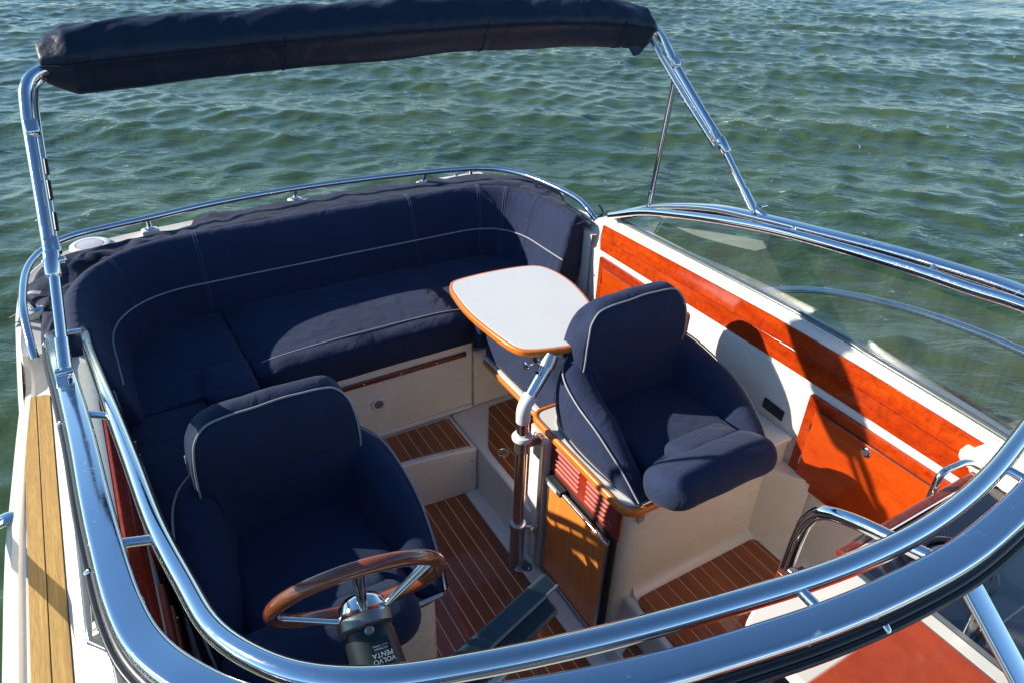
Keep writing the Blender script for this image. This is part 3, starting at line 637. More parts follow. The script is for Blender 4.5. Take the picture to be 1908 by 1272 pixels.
# ------------------------------------------------------------------ bucket seats
def make_seat(x0, label, galley_h=0.742):
    s = thing('bucket_seat', label, 'seat', (x0, 1.55, galley_h), 'navy bucket seats with grey piping')
    # seat plinth and cushion
    def soft(name, c, sz, bev, rot=None, mat='navy', seg=5, noise_a=0.004):
        bm = bmesh.new(); bm_box(bm, c, sz, rot)
        bmesh.ops.bevel(bm, geom=list(bm.edges), offset=bev, segments=seg, profile=0.55, affect='EDGES')
        bmesh.ops.triangulate(bm, faces=[f for f in bm.faces if len(f.verts) > 4])
        bmesh.ops.subdivide_edges(bm, edges=[e for e in bm.edges if e.calc_length() > 0.06], cuts=4, use_grid_fill=True)
        for v in bm.verts:
            p = v.co * 7.0; v.co += v.normal * (noise.noise(p) * noise_a)
        return finish(name, bm, mat, s, 180)
    X = x0
    soft('seat_cushion', (X, 1.50, 0.780), (0.44, 0.44, 0.09), 0.035)
    soft('back_pad', (X, 1.755, 0.90), (0.46, 0.09, 0.26), 0.035)
    # wrap-around body: path around the back, section height varies
    P = [(-0.312, 1.262), (-0.330, 1.35), (-0.345, 1.48), (-0.345, 1.62), (-0.325, 1.74), (-0.275, 1.81), (-0.17, 1.85), (0, 1.86)]
    Zt = [0.765, 0.850, 0.925, 0.962, 0.995, 1.02, 1.05, 1.06]
    Wd = [0.040, 0.080, 0.115, 0.130, 0.135, 0.135, 0.130, 0.125]
    P = [V(a, b, z) for (a, b), z in zip(P, Zt)]
    W3 = [V(w_, 0, 0) for w_ in Wd]
    P = P + [V(-p.x, p.y, p.z) for p in P[-2::-1]]; W3 = W3 + W3[-2::-1]
    P = spline(P, 6); W3 = spline(W3, 6)
    rings = []; pip = []; pip2 = []
    for i, p in enumerate(P):
        a = P[max(0, i - 1)]; b = P[min(len(P) - 1, i + 1)]; t = V(b.x - a.x, b.y - a.y, 0).normalized(); out = V(-t.y, t.x, 0)
        wv = W3[i].x; zt = p.z; zb = 0.742; r = min(wv * 0.5, 0.05); base = V(X + p.x, p.y, 0)
        q = []
        bulge = 0.012
        H = zt - zb
        q.append(base + V(0, 0, zb) - out * 0.004); q.append(base + out * bulge * 0.6 + V(0, 0, zb + H * 0.3)); q.append(base + out * bulge + V(0, 0, zb + H * 0.6))
        for k in range(7):
            an = math.radians(10 + 160 * k / 6)
            q.append(base - out * (wv / 2 - math.cos(an) * wv / 2) + V(0, 0, zt - r + r * math.sin(an)))
        q.append(base - out * (wv + 0.015) + V(0, 0, zb + H * 0.55)); q.append(base - out * (wv + 0.035) + V(0, 0, zb + H * 0.2)); q.append(base - out * (wv + 0.04) + V(0, 0, zb))
        rings.append(q); pip.append(q[4] + out * 0.003 + V(0, 0, 0.002))
    bm = bmesh.new(); R = [[bm.verts.new(c) for c in q] for q in rings]
    for A, B in zip(R, R[1:]):
        for j in range(len(A)):
            k = (j + 1) % len(A); bm.faces.new((A[j], A[k], B[k], B[j]))
    bm.faces.new(R[0]); bm.faces.new(R[-1][::-1])
    body = finish('seat_shell', bm, 'navy', s, 70, sub=1)
    tube('piping', pip, 0.0036, 'piping', body, 8)
    tube('base_piping', [q[0] + V(0, 0, 0.004) for q in rings], 0.004, 'piping', body, 8)
    # upper back / headrest: crowned section swept across, soft shoulders
    bm = bmesh.new(); sec = [V(0, y, z) for y, z in [(1.735, 0.972), (1.718, 0.990), (1.712, 1.04), (1.711, 1.11), (1.716, 1.175), (1.730, 1.222), (1.755, 1.246), (1.785, 1.250), (1.812, 1.236), (1.838, 1.19), (1.855, 1.10), (1.862, 1.01), (1.85, 0.972)]]
    sec = [(p.y, p.z) for p in spline(sec, 4, True)]
    rr = []
    us = [-1, -0.995, -0.98, -0.95, -0.90, -0.82, -0.7, -0.5, -0.3, -0.1, 0.1, 0.3, 0.5, 0.7, 0.82, 0.90, 0.95, 0.98, 0.995, 1]
    cz, cy = 1.09, 1.785
    for u in us:
        e = abs(u); sh = 1 - 0.16 * max(0, (e - 0.88) / 0.12) ** 2.6; ring = []
        for (y, z) in sec:
            t = max(0, (z - 0.97) / 0.28); wx = 0.249 - 0.018 * t ** 2 - 0.022 * t ** 7
            zz = z - 0.045 * (e ** 6) * t
            n_ = noise.noise(V(u * 2.2 + X, y * 6, z * 6)) * 0.006
            ring.append(bm.verts.new(V(X + u * wx, cy + (y - cy) * sh + n_, cz + (zz - cz) * sh + n_ * 0.4)))
        rr.append(ring)
    for A, B in zip(rr, rr[1:]):
        for j in range(len(sec)): bm.faces.new((A[j], A[(j + 1) % len(sec)], B[(j + 1) % len(sec)], B[j]))
    bm.faces.new(rr[0][::-1]); bm.faces.new(rr[-1])
    bmesh.ops.recalc_face_normals(bm, faces=bm.faces)
    head = finish('headrest', bm, 'navy', s, 180)
    def hp(u, y, z, off=0.0035):
        e = abs(u); sh = 1 - 0.16 * max(0, (e - 0.88) / 0.12) ** 2.6; t = max(0, (z - 0.97) / 0.28); wx = 0.249 - 0.018 * t ** 2 - 0.022 * t ** 7
        zz = z - 0.045 * (e ** 6) * t; n_ = noise.noise(V(u * 2.2 + X, y * 6, z * 6)) * 0.006
        p = V(X + u * wx, cy + (y - cy) * sh + n_, cz + (zz - cz) * sh + n_ * 0.4); return p + (p - V(X, cy, cz)).normalized() * off
    fl_ = [(1.722, 0.985), (1.712, 1.04), (1.711, 1.11), (1.716, 1.175), (1.726, 1.212)]
    pth = [hp(-0.99, 1.862, 1.06), hp(-0.99, 1.850, 1.00), hp(-0.99, 1.80, 0.975), hp(-0.985, 1.745, 0.972)] + [hp(-0.955, y, z) for y, z in fl_]
    pth += [hp(-0.90, 1.735, 1.230)] + [hp(u, 1.740, 1.236) for u in (-0.8, -0.6, -0.4, -0.2, 0, 0.2, 0.4, 0.6, 0.8)] + [hp(0.90, 1.735, 1.230)]
    pth += [hp(0.955, y, z) for y, z in fl_[::-1]]
    bmx = bmesh.new(); bm_sweep(bmx, spline(pth, 5), circ(0.0033, 8), V(0.1, -1, 0.35)); finish('piping', bmx, 'piping', head, 180)
    # flip-up thigh bolster
    bm = bmesh.new(); us = np.linspace(-1, 1, 15); rr = []
    for u in us:
        e = abs(u); sh = (1 - max(0, (e - 0.72) / 0.28) ** 2.4 * 0.55)
        ring = []
        for k in range(14):
            a = 2 * math.pi * k / 14; ca, sa = math.cos(a), math.sin(a)
            yy = 0.112 * math.copysign(abs(ca) ** 0.66, ca) * sh; zz = 0.074 * math.copysign(abs(sa) ** 0.8, sa) * sh
            tl = math.radians(-24); y2 = yy * math.cos(tl) - zz * math.sin(tl); z2 = yy * math.sin(tl) + zz * math.cos(tl)
            n_ = noise.noise(V(u * 2.4 + X, ca, sa)) * 0.004
            ring.append(bm.verts.new(V(X - 0.058 + u * 0.255, 1.205 + y2 + n_, 0.848 + z2 + n_ + 0.006 * (1 - u * u))))
        rr.append(ring)
    for A, B in zip(rr, rr[1:]):
        for j in range(14): bm.faces.new((A[j], A[(j + 1) % 14], B[(j + 1) % 14], B[j]))
    bm.faces.new(rr[0][::-1]); bm.faces.new(rr[-1])
    finish('thigh_bolster', bm, 'navy', s, 80, sub=1)
    soft('bolster_web', (X + 0.01, 1.312, 0.842), (0.28, 0.15, 0.090), 0.044, Matrix.Rotation(math.radians(-20), 3, 'X'))
    tube('bolster_rod', [V(X - 0.30, 1.262, 0.748), V(X + 0.30, 1.262, 0.748)], 0.008, 'steelb', s, 10)
    bm = bmesh.new()
    for dx in (-0.03, 0.0, 0.03):
        pass
    bm.free()
    return s
seat = make_seat(1.615, 'sunlit navy passenger bucket seat on the galley unit beside the port wall')
def dup(root, loc, label):
    r = root.copy(); C.objects.link(r); r.location = loc; r['label'] = label
    for ch in root.children:
        c = ch.copy(); C.objects.link(c); c.parent = r
        for g in ch.children:
            d = g.copy(); C.objects.link(d); d.parent = c
    return r
helm_seat = dup(seat, (0.270, 1.55, 0.742), 'shaded navy helm bucket seat behind the wooden steering wheel')
hp = thing('helm_seat_box', 'cream moulded box carrying the helm seat on the teak floor', 'seat box', (0.27, 1.55, 0.0))
prism('seat_box', rpoly([(-0.10, 1.275), (0.575, 1.275), (0.575, 1.86), (-0.10, 1.86)], [0, 0.08, 0.03, 0], 8), 0.004, 0.722, 'cream', hp, 0.004)
prism('box_top', rpoly([(-0.10, 1.262), (0.590, 1.262), (0.590, 1.868), (-0.10, 1.868)], [0, 0.08, 0.03, 0], 8), 0.7225, 0.742, 'mahog_dark', hp, 0.006)

# ------------------------------------------------------------------ U-shaped lounge
lounge = thing('cockpit_lounge', 'U-shaped navy cockpit lounge with piped backrest along the stern', 'sofa', (0.9, 3.0, 0.65))
bp = fillet([V(-0.065, 2.47, 0), V(-0.065, 3.17, 0), V(1.87, 3.17, 0), V(1.885, 2.665, 0)], 0.36, 12)
bpath = resample(bp, 90)
sec = [(0.0, 0.72), (0.0, 0.76), (0.012, 0.80), (0.045, 0.93), (0.078, 1.055), (0.090, 1.095), (0.112, 1.124), (0.140, 1.130), (0.168, 1.112), (0.185, 1.07), (0.185, 0.80), (0.15, 0.72)]
rings = []; pipe = []; 
cum = [0]
for a, b in zip(bpath, bpath[1:]): cum.append(cum[-1] + (b - a).length)
def brow(i, pts):
    p = bpath[i]; a = bpath[max(0, i - 1)]; b = bpath[min(len(bpath) - 1, i + 1)]; t = (b - a).normalized(); out = V(-t.y, t.x, 0)
    bow_ = 0.05 * max(0, 1 - ((p.x - 0.95) / 0.95) ** 2) if p.y > 3.1 else 0
    res = []
    for (o_, z) in pts:
        k = o_ / 0.3
        nn = noise.noise(V(p.x * 3.1, p.y * 3.1, z * 4)) * 0.006 * (1 if 0.78 < z else 0)
        res.append(p + out * (o_ + bow_ * k + nn) + V(0, 0, z + 0.004 * noise.noise(V(cum[i] * 4, 0.3, 1.7)) * (z > 1)))
    return res
for i in range(len(bpath)): rings.append(brow(i, sec))
bm = bmesh.new(); R = [[bm.verts.new(c) for c in q] for q in rings]
for A, B in zip(R, R[1:]):
    for j in range(len(A)): bm.faces.new((A[j], A[(j + 1) % len(A)], B[(j + 1) % len(A)], B[j]))
bm.faces.new(R[0]); bm.faces.new(R[-1][::-1])
back = finish('backrest', bm, 'navy', lounge, 60, bevel=0)
md = back.modifiers.new('sub', 'SUBSURF'); md.levels = 1; md.render_levels = 1
tube('piping', [brow(i, [(0.040, 0.918)])[0] - V(0, 0, 0) for i in range(2, len(bpath))], 0.0036, 'piping', back, 8)
for (sx, sy) in ((-0.03, 3.21), (0.325, 3.29), (1.355, 3.30), (1.754, 3.24), (1.84, 3.14), (1.88, 2.98)):
    i = min(range(1, len(bpath) - 1), key=lambda k: (brow(k, [(0.137, 1.12)])[0].xy - Vector((sx, sy))).length)
    t = (bpath[i + 1] - bpath[i - 1]).normalized(); nrm = V(t.y, -t.x, 0)
    for d in (-1, 1):
        q = spline(brow(i, [(0.008, 0.80), (0.043, 0.93), (0.076, 1.055), (0.088, 1.097), (0.111, 1.128), (0.140, 1.134), (0.166, 1.117)]), 4)
        tube('seam_stitching', [p + t * 0.006 * d + nrm * 0.0008 for p in q], 0.0010, 'stitch', back, 5)
def cushion(name, poly, z0, z1, bev=0.03, mat='navy', amp=0.006, pip=None, crown=0.01):
    """rounded upholstered block from a plan polygon"""
    bm = bmesh.new(); bm_prism(bm, poly, z0, z1)
    bmesh.ops.bevel(bm, geom=[e for e in bm.edges if e.calc_face_angle(0) > 0.5], offset=bev, segments=4, profile=0.5, affect='EDGES')
    bmesh.ops.triangulate(bm, faces=[f for f in bm.faces if len(f.verts) > 4])
    for _ in range(3):
        long_e = [e for e in bm.edges if e.calc_length() > 0.07]
        if long_e: bmesh.ops.subdivide_edges(bm, edges=long_e, cuts=1); bmesh.ops.triangulate(bm, faces=bm.faces)
    xs = [p[0] for p in poly]; ys_ = [p[1] for p in poly]; cx, cy = sum(xs) / len(xs), sum(ys_) / len(ys_)
    wx, wy = (max(xs) - min(xs)) / 2, (max(ys_) - min(ys_)) / 2
    for v in bm.verts:
        if v.co.z > z1 - bev * 0.3:
            u, w_ = (v.co.x - cx) / wx, (v.co.y - cy) / wy
            v.co.z += crown * max(0, 1 - u ** 4) * max(0, 1 - w_ ** 4)
        v.co += V(0, 0, 1) * noise.noise(v.co * 4.0) * amp + v.normal * noise.noise(v.co * 9.0) * amp * 0.5
    return finish(name, bm, mat, lounge, 180)
cushion('seat_cushion', [(0.362, 2.555), (1.372, 2.555), (1.345, 3.22), (0.355, 3.22)], 0.655, 0.785, 0.042)
cushion('seat_cushion', rpoly([(-0.12, 2.515), (0.352, 2.515), (0.352, 3.22), (-0.12, 3.22)], [0, 0.02, 0, 0]), 0.66, 0.775, 0.028)
cushion('seat_cushion', [(1.352, 2.50), (1.378, 2.49), (1.90, 2.49), (1.90, 3.22), (1.352, 3.22)], 0.66, 0.775, 0.028)
cushion('seat_cushion', rpoly([(-0.12, 1.90), (0.150, 1.90), (0.150, 2.508), (-0.12, 2.508)], 0.01), 0.66, 0.772, 0.028)
cushion('seat_cushion', rpoly([(1.385, 1.90), (1.92, 1.90), (1.92, 2.484), (1.385, 2.484)], 0.01), 0.625, 0.775, 0.035)
cu = cushion('corner_cushion', rpoly([(0.155, 2.45), (0.352, 2.45), (0.352, 2.70), (0.175, 2.70)], [0.04, 0.01, 0.01, 0.09]), 0.66, 0.800, 0.03)
tube('piping', spline([V(0.178, 2.50, 0.782), V(0.178, 2.60, 0.785), V(0.205, 2.68, 0.788), V(0.27, 2.703, 0.79), V(0.345, 2.70, 0.79)], 6), 0.0032, 'piping', cu, 8)
tube('front_piping', spline([V(0.375, 2.63, 0.775), V(0.45, 2.655, 0.790), V(0.8, 2.668, 0.797), V(1.2, 2.666, 0.797), V(1.355, 2.655, 0.790)], 8), 0.0036, 'piping', lounge, 8)
# hanging navy face and wood rail under the port seat
box('side_skirt', 1.392, 1.412, 1.90, 2.49, 0.615, 0.70, 'navy', lounge, 0.006)
box('seat_support', 1.378, 1.42, 1.87, 2.50, 0.560, 0.612, 'cream', lounge, 0.004)
box('wood_rail', 1.364, 1.378, 1.87, 2.475, 0.578, 0.600, 'trim', lounge, 0.005)
box('seat_board', 1.42, 2.06, 1.87, 2.55, 0.590, 0.612, 'cream', lounge)
box('seat_board', -0.12, 0.36, 1.88, 2.60, 0.625, 0.650, 'cream', lounge)
box('starboard_base', -0.12, 0.28, 1.90, 2.58, 0.0, 0.625, 'cream', lounge)

# wrinkled canvas cover folded behind the backrest
cp = [V(-0.255, 2.58, 0), V(-0.255, 3.39, 0), V(2.08, 3.39, 0), V(2.08, 2.66, 0)]
cpath = resample(fillet(cp, 0.26, 12), 170)
prof = [(-0.085, 1.095), (-0.05, 1.112), (0.0, 1.098), (0.05, 1.092), (0.10, 1.086), (0.145, 1.076), (0.165, 1.056)]
rows = []
for i, p in enumerate(cpath):
    a = cpath[max(0, i - 1)]; b = cpath[min(len(cpath) - 1, i + 1)]; t = (b - a).normalized(); out = V(-t.y, t.x, 0)
    bow_ = 0.05 * max(0, 1 - ((p.x - 0.95) / 0.95) ** 2) if p.y > 3.35 else 0
    row = []
    amp = 1.9 if p.x < 0.45 and p.y > 2.9 else 1.0
    sc_ = ip(p.y, [2.6, 3.0, 3.36], [0.35, 0.40, 1.5]) if p.x < 1.0 else ip(p.y, [2.6, 3.0, 3.36], [0.25, 0.5, 1.45])
    if 0.08 < p.x < 0.36 and p.y > 3.3: sc_ = 0.75
    if -0.25 < p.x <= 0.08 and p.y > 3.2: sc_ = 0.6
    wob = 1 + 0.18 * noise.noise(V(i * 0.09, 5, 0))
    for j, (o_, z) in enumerate(prof):
        q = p + out * (o_ * (sc_ if o_ > 0 else 1) * (wob if j > 3 else 1) + bow_)
        n1 = noise.noise(V(i * 0.13, j * 0.9, 2.0)); n2 = noise.noise(V(i * 0.42 + j * 0.6, j * 0.5, 7.0))
        q.z = z + (0.014 * n1 + 0.012 * n2 * amp) * (0.25 if j in (0,) else 1) * (0.5 if j == 6 else 1)
        row.append(q)
    rows.append(row)
cv = loft('canvas_cover', rows, 'canvas', None, 180, sub=2)
tag(cv, 'crumpled navy canvas cover lying on the stern deck behind the lounge backrest', 'boat cover')
cv.location = (0, 0, 0)

# ------------------------------------------------------------------ stern rail
rail = thing('stern_rail', 'low stainless rail curving around the stern deck', 'rail', (0.9, 3.6, 1.05))
rp = [V(-0.338, 2.60, 1.065), V(-0.343, 2.66, 1.10), V(-0.347, 2.80, 1.145), V(-0.346, 2.95, 1.152), V(-0.334, 3.14, 1.152), V(-0.30, 3.28, 1.152), V(-0.235, 3.39, 1.152), V(-0.14, 3.455, 1.152),
      V(-0.013, 3.485, 1.152), V(0.158, 3.515, 1.152), V(0.47, 3.575, 1.152), V(0.872, 3.60, 1.152), V(1.25, 3.58, 1.152), V(1.579, 3.54, 1.152), V(1.79, 3.50, 1.152), V(1.92, 3.45, 1.152), V(2.01, 3.36, 1.152),
      V(2.07, 3.22, 1.152), V(2.11, 3.02, 1.150), V(2.125, 2.85, 1.145), V(2.115, 2.735, 1.125), V(2.13, 2.665, 1.075), V(2.14, 2.65, 1.04)]
tube('rail_tube', spline(rp, 5), 0.0145, 'steel', rail, 16)
for (x, y) in ((-0.346, 2.95), (0.158, 3.515), (0.872, 3.60), (1.579, 3.54), (2.078, 3.19)):
    o_ = V(0, 0.04, 0) if y > 3.3 else (V(0.02, 0.0, 0) if x < XC else V(0.012, 0.01, 0))
    b_ = V(x + o_.x, y + o_.y, 1.085)
    po = tube('rail_post', [b_, V(x, y, 1.148)], 0.011, 'steel', rail)
    turned('post_base', b_ - V(0, 0, 0.003), (0, 0, 1), [(0, 0.024), (0.004, 0.024), (0.009, 0.018), (0.009, 0.012)], 'steel', po)
    bm = bmesh.new(); bm_prism(bm, rpoly([(b_.x - .042, b_.y - .026), (b_.x + .042, b_.y - .026), (b_.x + .036, b_.y + .028), (b_.x - .036, b_.y + .028)], 0.02), 1.050, 1.084); finish('post_pad', bm, 'cream', rail, 40, 0.006)
# deck fittings at the stern: filler cap and cleat
fc = thing('deck_hatch', 'round white deck hatch by the aft starboard corner of the rail', 'hatch', (0.02, 3.60, 1.05))
turned('hatch_ring', V(-0.10, 3.545, 1.055), (0, 0, 1), [(0, 0.085), (0.006, 0.085), (0.010, 0.078), (0.010, 0.062), (0.006, 0.060), (0.006, 0)], 'white', fc)
turned('hatch_lid', V(-0.10, 3.545, 1.062), (0, 0, 1), [(0, 0.056), (0.003, 0.056), (0.004, 0.050), (0.004, 0)], 'tape', fc)
cl = thing('deck_cleat', 'white and chrome fitting on the aft deck outside the rail', 'cleat', (1.86, 3.62, 1.05))
prism('cleat_base', rpoly([(1.70, 3.60), (1.98, 3.585), (1.98, 3.64), (1.70, 3.65)], 0.025), 1.055, 1.066, 'white', cl, 0.004)
tube('cleat_horn', spline([V(1.80, 3.62, 1.075), V(1.85, 3.62, 1.09), V(1.94, 3.61, 1.10), V(1.99, 3.605, 1.095)], 5), 0.009, 'steel', cl, 10)
tube('cleat_leg', [V(1.90, 3.61, 1.06), V(1.90, 3.61, 1.095)], 0.010, 'steel', cl, 10)
hk = thing('rail_hook', 'black plastic hook on the port end of the stern rail', 'hook', (2.16, 2.70, 1.12))
tube('hook', spline([V(2.125, 2.70, 1.10), V(2.165, 2.70, 1.095), V(2.180, 2.705, 1.12), V(2.160, 2.715, 1.155)], 6), 0.006, 'black', hk, 8)
# pale tie straps hanging off the cover on the starboard quarter
for i, (a, b, c_) in enumerate((((-0.30, 3.05, 1.10), (-0.37, 3.07, 1.085), 0.012), ((-0.34, 2.90, 1.09), (-0.405, 2.98, 1.06), 0.016), ((-0.35, 2.84, 1.085), (-0.41, 2.93, 1.05), 0.010))):
    A, B = V(*a), V(*b); m_ = (A + B) / 2 + V(0, 0, 0.012); bm = bmesh.new()
    bm_sweep(bm, spline([A, m_, B], 5), [(-c_, -0.001), (c_, -0.001), (c_, 0.001), (-c_, 0.001)])
    o = finish('tie_strap', bm, 'tape' if i < 2 else 'canvas', None, 60)
    tag(o, ['pale strap end poking out beside the starboard rail, nearest the stern', 'wider pale strap hooked over the starboard rail edge', 'short dark strap tail hanging over the starboard gunwale'][i], 'strap', 'strap ends of the canvas cover')

# ------------------------------------------------------------------ cocktail table
tb = thing('cockpit_table', 'pale grey cockpit table with orange wood edge on a bent chrome pole', 'table', (1.16, 1.782, 0.0))
tz = 1.045
outl = spline([V(1.235, 2.475, 0), V(1.40, 2.478, 0), V(1.585, 2.450, 0), V(1.650, 2.385, 0), V(1.668, 2.24, 0), V(1.632, 2.05, 0), V(1.565, 1.90, 0), V(1.51, 1.825, 0), V(1.46, 1.795, 0), V(1.36, 1.808, 0), V(1.225, 1.850, 0),
               V(1.180, 1.905, 0), V(1.158, 2.05, 0), V(1.150, 2.22, 0), V(1.168, 2.38, 0), V(1.190, 2.445, 0)], 5, True)
pts = [(p.x, p.y) for p in outl]
inner_ = [(1.41 + (x - 1.41) * 0.972, 2.13 + (y - 2.13) * 0.98) for x, y in pts]
ctr = prism('tabletop', inner_, tz - 0.006, tz + 0.0155, 'tabletop', tb, 0.001, 1)
bm = bmesh.new(); bm_sweep(bm, [V(1.41 + (x - 1.41) * 0.985, 2.13 + (y - 2.13) * 0.99, tz) for x, y in pts], rrect(0.020, 0.030, 0.008, 3), closed=True)
finish('wood_edge', bm, 'trim', tb, 60)
prism('underside', [(1.41 + (x - 1.41) * 0.96, 2.13 + (y - 2.13) * 0.97) for x, y in pts], tz - 0.014, tz - 0.006, 'mahog_dark', tb)
PX, PY = 1.160, 1.782
tube('upper_pole', [V(PX, PY, 0.10), V(PX, PY, 0.815)], 0.0235, 'steel', tb, 20)
turned('foot_sleeve', V(PX, PY, 0.004), (0, 0, 1), [(0, 0.031), (0.235, 0.031), (0.238, 0.036), (0.250, 0.037), (0.258, 0.034), (0.260, 0.026)], 'steelb', tb)
prism('foot_plate', rpoly([(PX - .032, PY - .032), (PX + .035, PY - .075), (PX + .06, PY - .05), (PX + .035, PY + .035)], 0.02), 0.006, 0.012, 'steelb', tb, 0.002)
screw(V(PX + .035, PY - .052, 0.012), (0, 0, 1), tb, 0.006)
kn = tube('clamp_stub', [V(PX + 0.02, PY, 0.225), V(PX + 0.055, PY - 0.02, 0.225)], 0.009, 'steelb', tb)
turned('clamp_knob', V(PX + 0.048, PY - 0.030, 0.225), (0.35, -1, 0), [(0, 0.012), (0.004, 0.020), (0.014, 0.021), (0.020, 0.014), (0.024, 0.005)], 'steel', kn, 9)
turned('pole_collar', V(PX, PY, 0.655), (0, 0, 1), [(0, 0.029), (0.07, 0.029), (0.072, 0.025)], 'steelb', tb)
turned('collar_ring', V(PX, PY, 0.715), (0, 0, 1), [(0, 0.030), (0.002, 0.040), (0.012, 0.041), (0.020, 0.036), (0.022, 0.025)], 'white', tb)
br = prism('wall_bracket', rpoly([(PX + 0.020, PY - 0.012), (1.25, PY - 0.012), (1.25, PY + 0.012), (PX + 0.020, PY + 0.012)], 0.004), 0.665, 0.705, 'steelb', tb, 0.003)
box('bracket_plate', 1.226, 1.234, PY - 0.035, PY + 0.02, 0.60, 0.71, 'steelb', br, 0.002)
for z in (0.625, 0.645): screw(V(1.226, PY - 0.02, z), (-1, 0, 0), br, 0.004)
elb = spline([V(PX, PY, 0.80), V(PX, PY, 0.845), V(PX + 0.010, PY + 0.002, 0.878), V(PX + 0.034, PY + 0.006, 0.905)], 6)
tube('elbow', elb, 0.0275, 'white', tb, 20)
tube('arm', [V(PX + 0.026, PY + 0.005, 0.898), V(PX + 0.118, PY + 0.030, 1.005)], 0.0255, 'steel', tb, 20)
tube('arm_top', [V(PX + 0.108, PY + 0.028, 0.993), V(PX + 0.14, PY + 0.045, 1.030)], 0.030, 'steelb', tb, 16)
turned('tilt_lever', V(1.225, 1.835, 1.012), (-1, -0.2, 0.1), [(0, 0.006), (0.03, 0.006), (0.032, 0.014), (0.038, 0.015), (0.042, 0.008)], 'steel', tb, 10)
turned('tilt_clamp', V(1.245, 1.850, 1.010), (1, 0.2, 0), [(0, 0.014), (0.01, 0.018), (0.07, 0.018), (0.08, 0.014)], 'steel', tb, 14)
turned('tilt_lever', V(1.245, 1.800, 1.012), (-1, -0.5, -0.3), [(0, 0.004), (0.028, 0.004), (0.03, 0.010), (0.036, 0.010)], 'steel', tb, 10)
box('table_bracket', 1.25, 1.38, 1.84, 1.93, 1.020, 1.032, 'steelb', tb, 0.003)

# ------------------------------------------------------------------ windscreen: outer frame, glass, inner grab rail
ws = thing('windscreen', 'wraparound windscreen with wide polished frame and glass panes around the cockpit front', 'windscreen', (XC, 1.4, 1.1))
oS = [(-0.263, 2.665, 1.103), (-0.245, 2.55, 1.170), (-0.232, 2.328, 1.278), (-0.208, 2.007, 1.390), (-0.184, 1.745, 1.452), (-0.160, 1.433, 1.512), (-0.145, 1.173, 1.558), (-0.134, 1.011, 1.582), (-0.120, 0.857, 1.604),
      (-0.098, 0.75, 1.620), (-0.055, 0.655, 1.638), (0.005, 0.575, 1.650), (0.105, 0.500, 1.657), (0.22, 0.445, 1.660), (0.34, 0.400, 1.660), (0.478, 0.359, 1.660), (0.60, 0.331, 1.660), (0.72, 0.308, 1.660), (0.85, 0.292, 1.660), (0.99, 0.284, 1.660)]
oF = oS + [tuple(mir(p)) for p in oS[-2::-1]]
of = spline(oF, 5)
ups = []
for i, p in enumerate(of):
    out = V(p.x - XC, p.y - 1.5, 0).normalized(); ups.append((V(0, 0, 1) + out * -0.10).normalized())
bm = bmesh.new(); fp = rrect(0.051, 0.024, 0.010, 4)
bm_sweep(bm, of, fp, ups); finish('outer_frame', bm, 'steel2', ws, 50)
bm = bmesh.new(); sidev = []
for i, p in enumerate(of):
    a = of[max(0, i - 1)]; b = of[min(len(of) - 1, i + 1)]; t = (b - a).normalized(); s_ = t.cross(V(0, 0, 1)).normalized(); sidev.append(s_)
g1 = [p + s_ * -0.018 + V(0, 0, -0.024) for p, s_ in zip(of, sidev)]
sgn = 1 if (g1[len(g1) // 2].y < of[len(of) // 2].y) else -1
g1 = [p + s_ * (-0.018 * sgn) + V(0, 0, -0.024) for p, s_ in zip(of, sidev)]
bm_sweep(bm, g1, rrect(0.030, 0.026, 0.008, 3)); finish('frame_gasket', bm, 'rubber', ws, 50)
g2 = [p + s_ * (-0.036 * sgn) + V(0, 0, -0.022) for p, s_ in zip(of, sidev)]
bm = bmesh.new(); bm_sweep(bm, g2[12:-12], rrect(0.010, 0.012, 0.004, 3)); finish('outer_seal', bm, 'rubber', ws, 50)
# glass: side panes down to the sill, raked front panes out over the foredeck
def glass_bottom(p):
    side = abs(p.x - XC)
    y = p.y; ex = 0.03 if p.x < XC else 0.0
    if y > 1.2: return V(XC + math.copysign(1.205 + ex, p.x - XC), y, 1.114 + sheer(y))
    k = min(1, max(0, (1.2 - y) / 0.92)); k2 = k * k * (3 - 2 * k)
    # front edge pushes forward
    bx = XC + (p.x - XC) * (1.0 + 0.06 * (1 - k)) if side > 0.2 else p.x
    wx = 1.205 + ex - 0.09 * k2
    bx = XC + math.copysign(min(wx, side * (1.055)), p.x - XC) if side > 1e-6 else p.x
    return V(bx, y - 0.62 * k2, 1.154 - 0.008 * k2)
n_ = len(of)
top = [p + s_ * (-0.018 * sgn) + V(0, 0, -0.034) for p, s_ in zip(of, sidev)]
bot = [glass_bottom(p) for p in of]
iS = next(i for i, p in enumerate(of) if p.y < 0.72); iC = n_ // 2; iP = n_ - 1 - iS
for a, b, mt, nm in ((2, iS, 'glass', 'side_glass'), (iS, iC, 'glassf', 'front_glass'), (iC, iP, 'glassf', 'front_glass'), (iP, n_ - 3, 'glass', 'side_glass')):
    rows = []
    for i in range(a, b + 1): rows.append([top[i].lerp(bot[i], t) + V(0, 0, 0) for t in (0, 0.25, 0.5, 0.75, 1)])
    loft(nm, rows, mt, ws, 180)
bm = bmesh.new(); bm_sweep(bm, [p + V(0, 0, -0.004) for p in bot[2:-2]], rrect(0.026, 0.022, 0.008, 3)); finish('lower_gasket', bm, 'seal', ws, 50)
bm = bmesh.new(); bm_sweep(bm, [p + V(0, 0, -0.009) for p in bot[2:-2]], rrect(0.034, 0.010, 0.003, 2)); finish('sill_strip', bm, 'steelb', ws, 50)
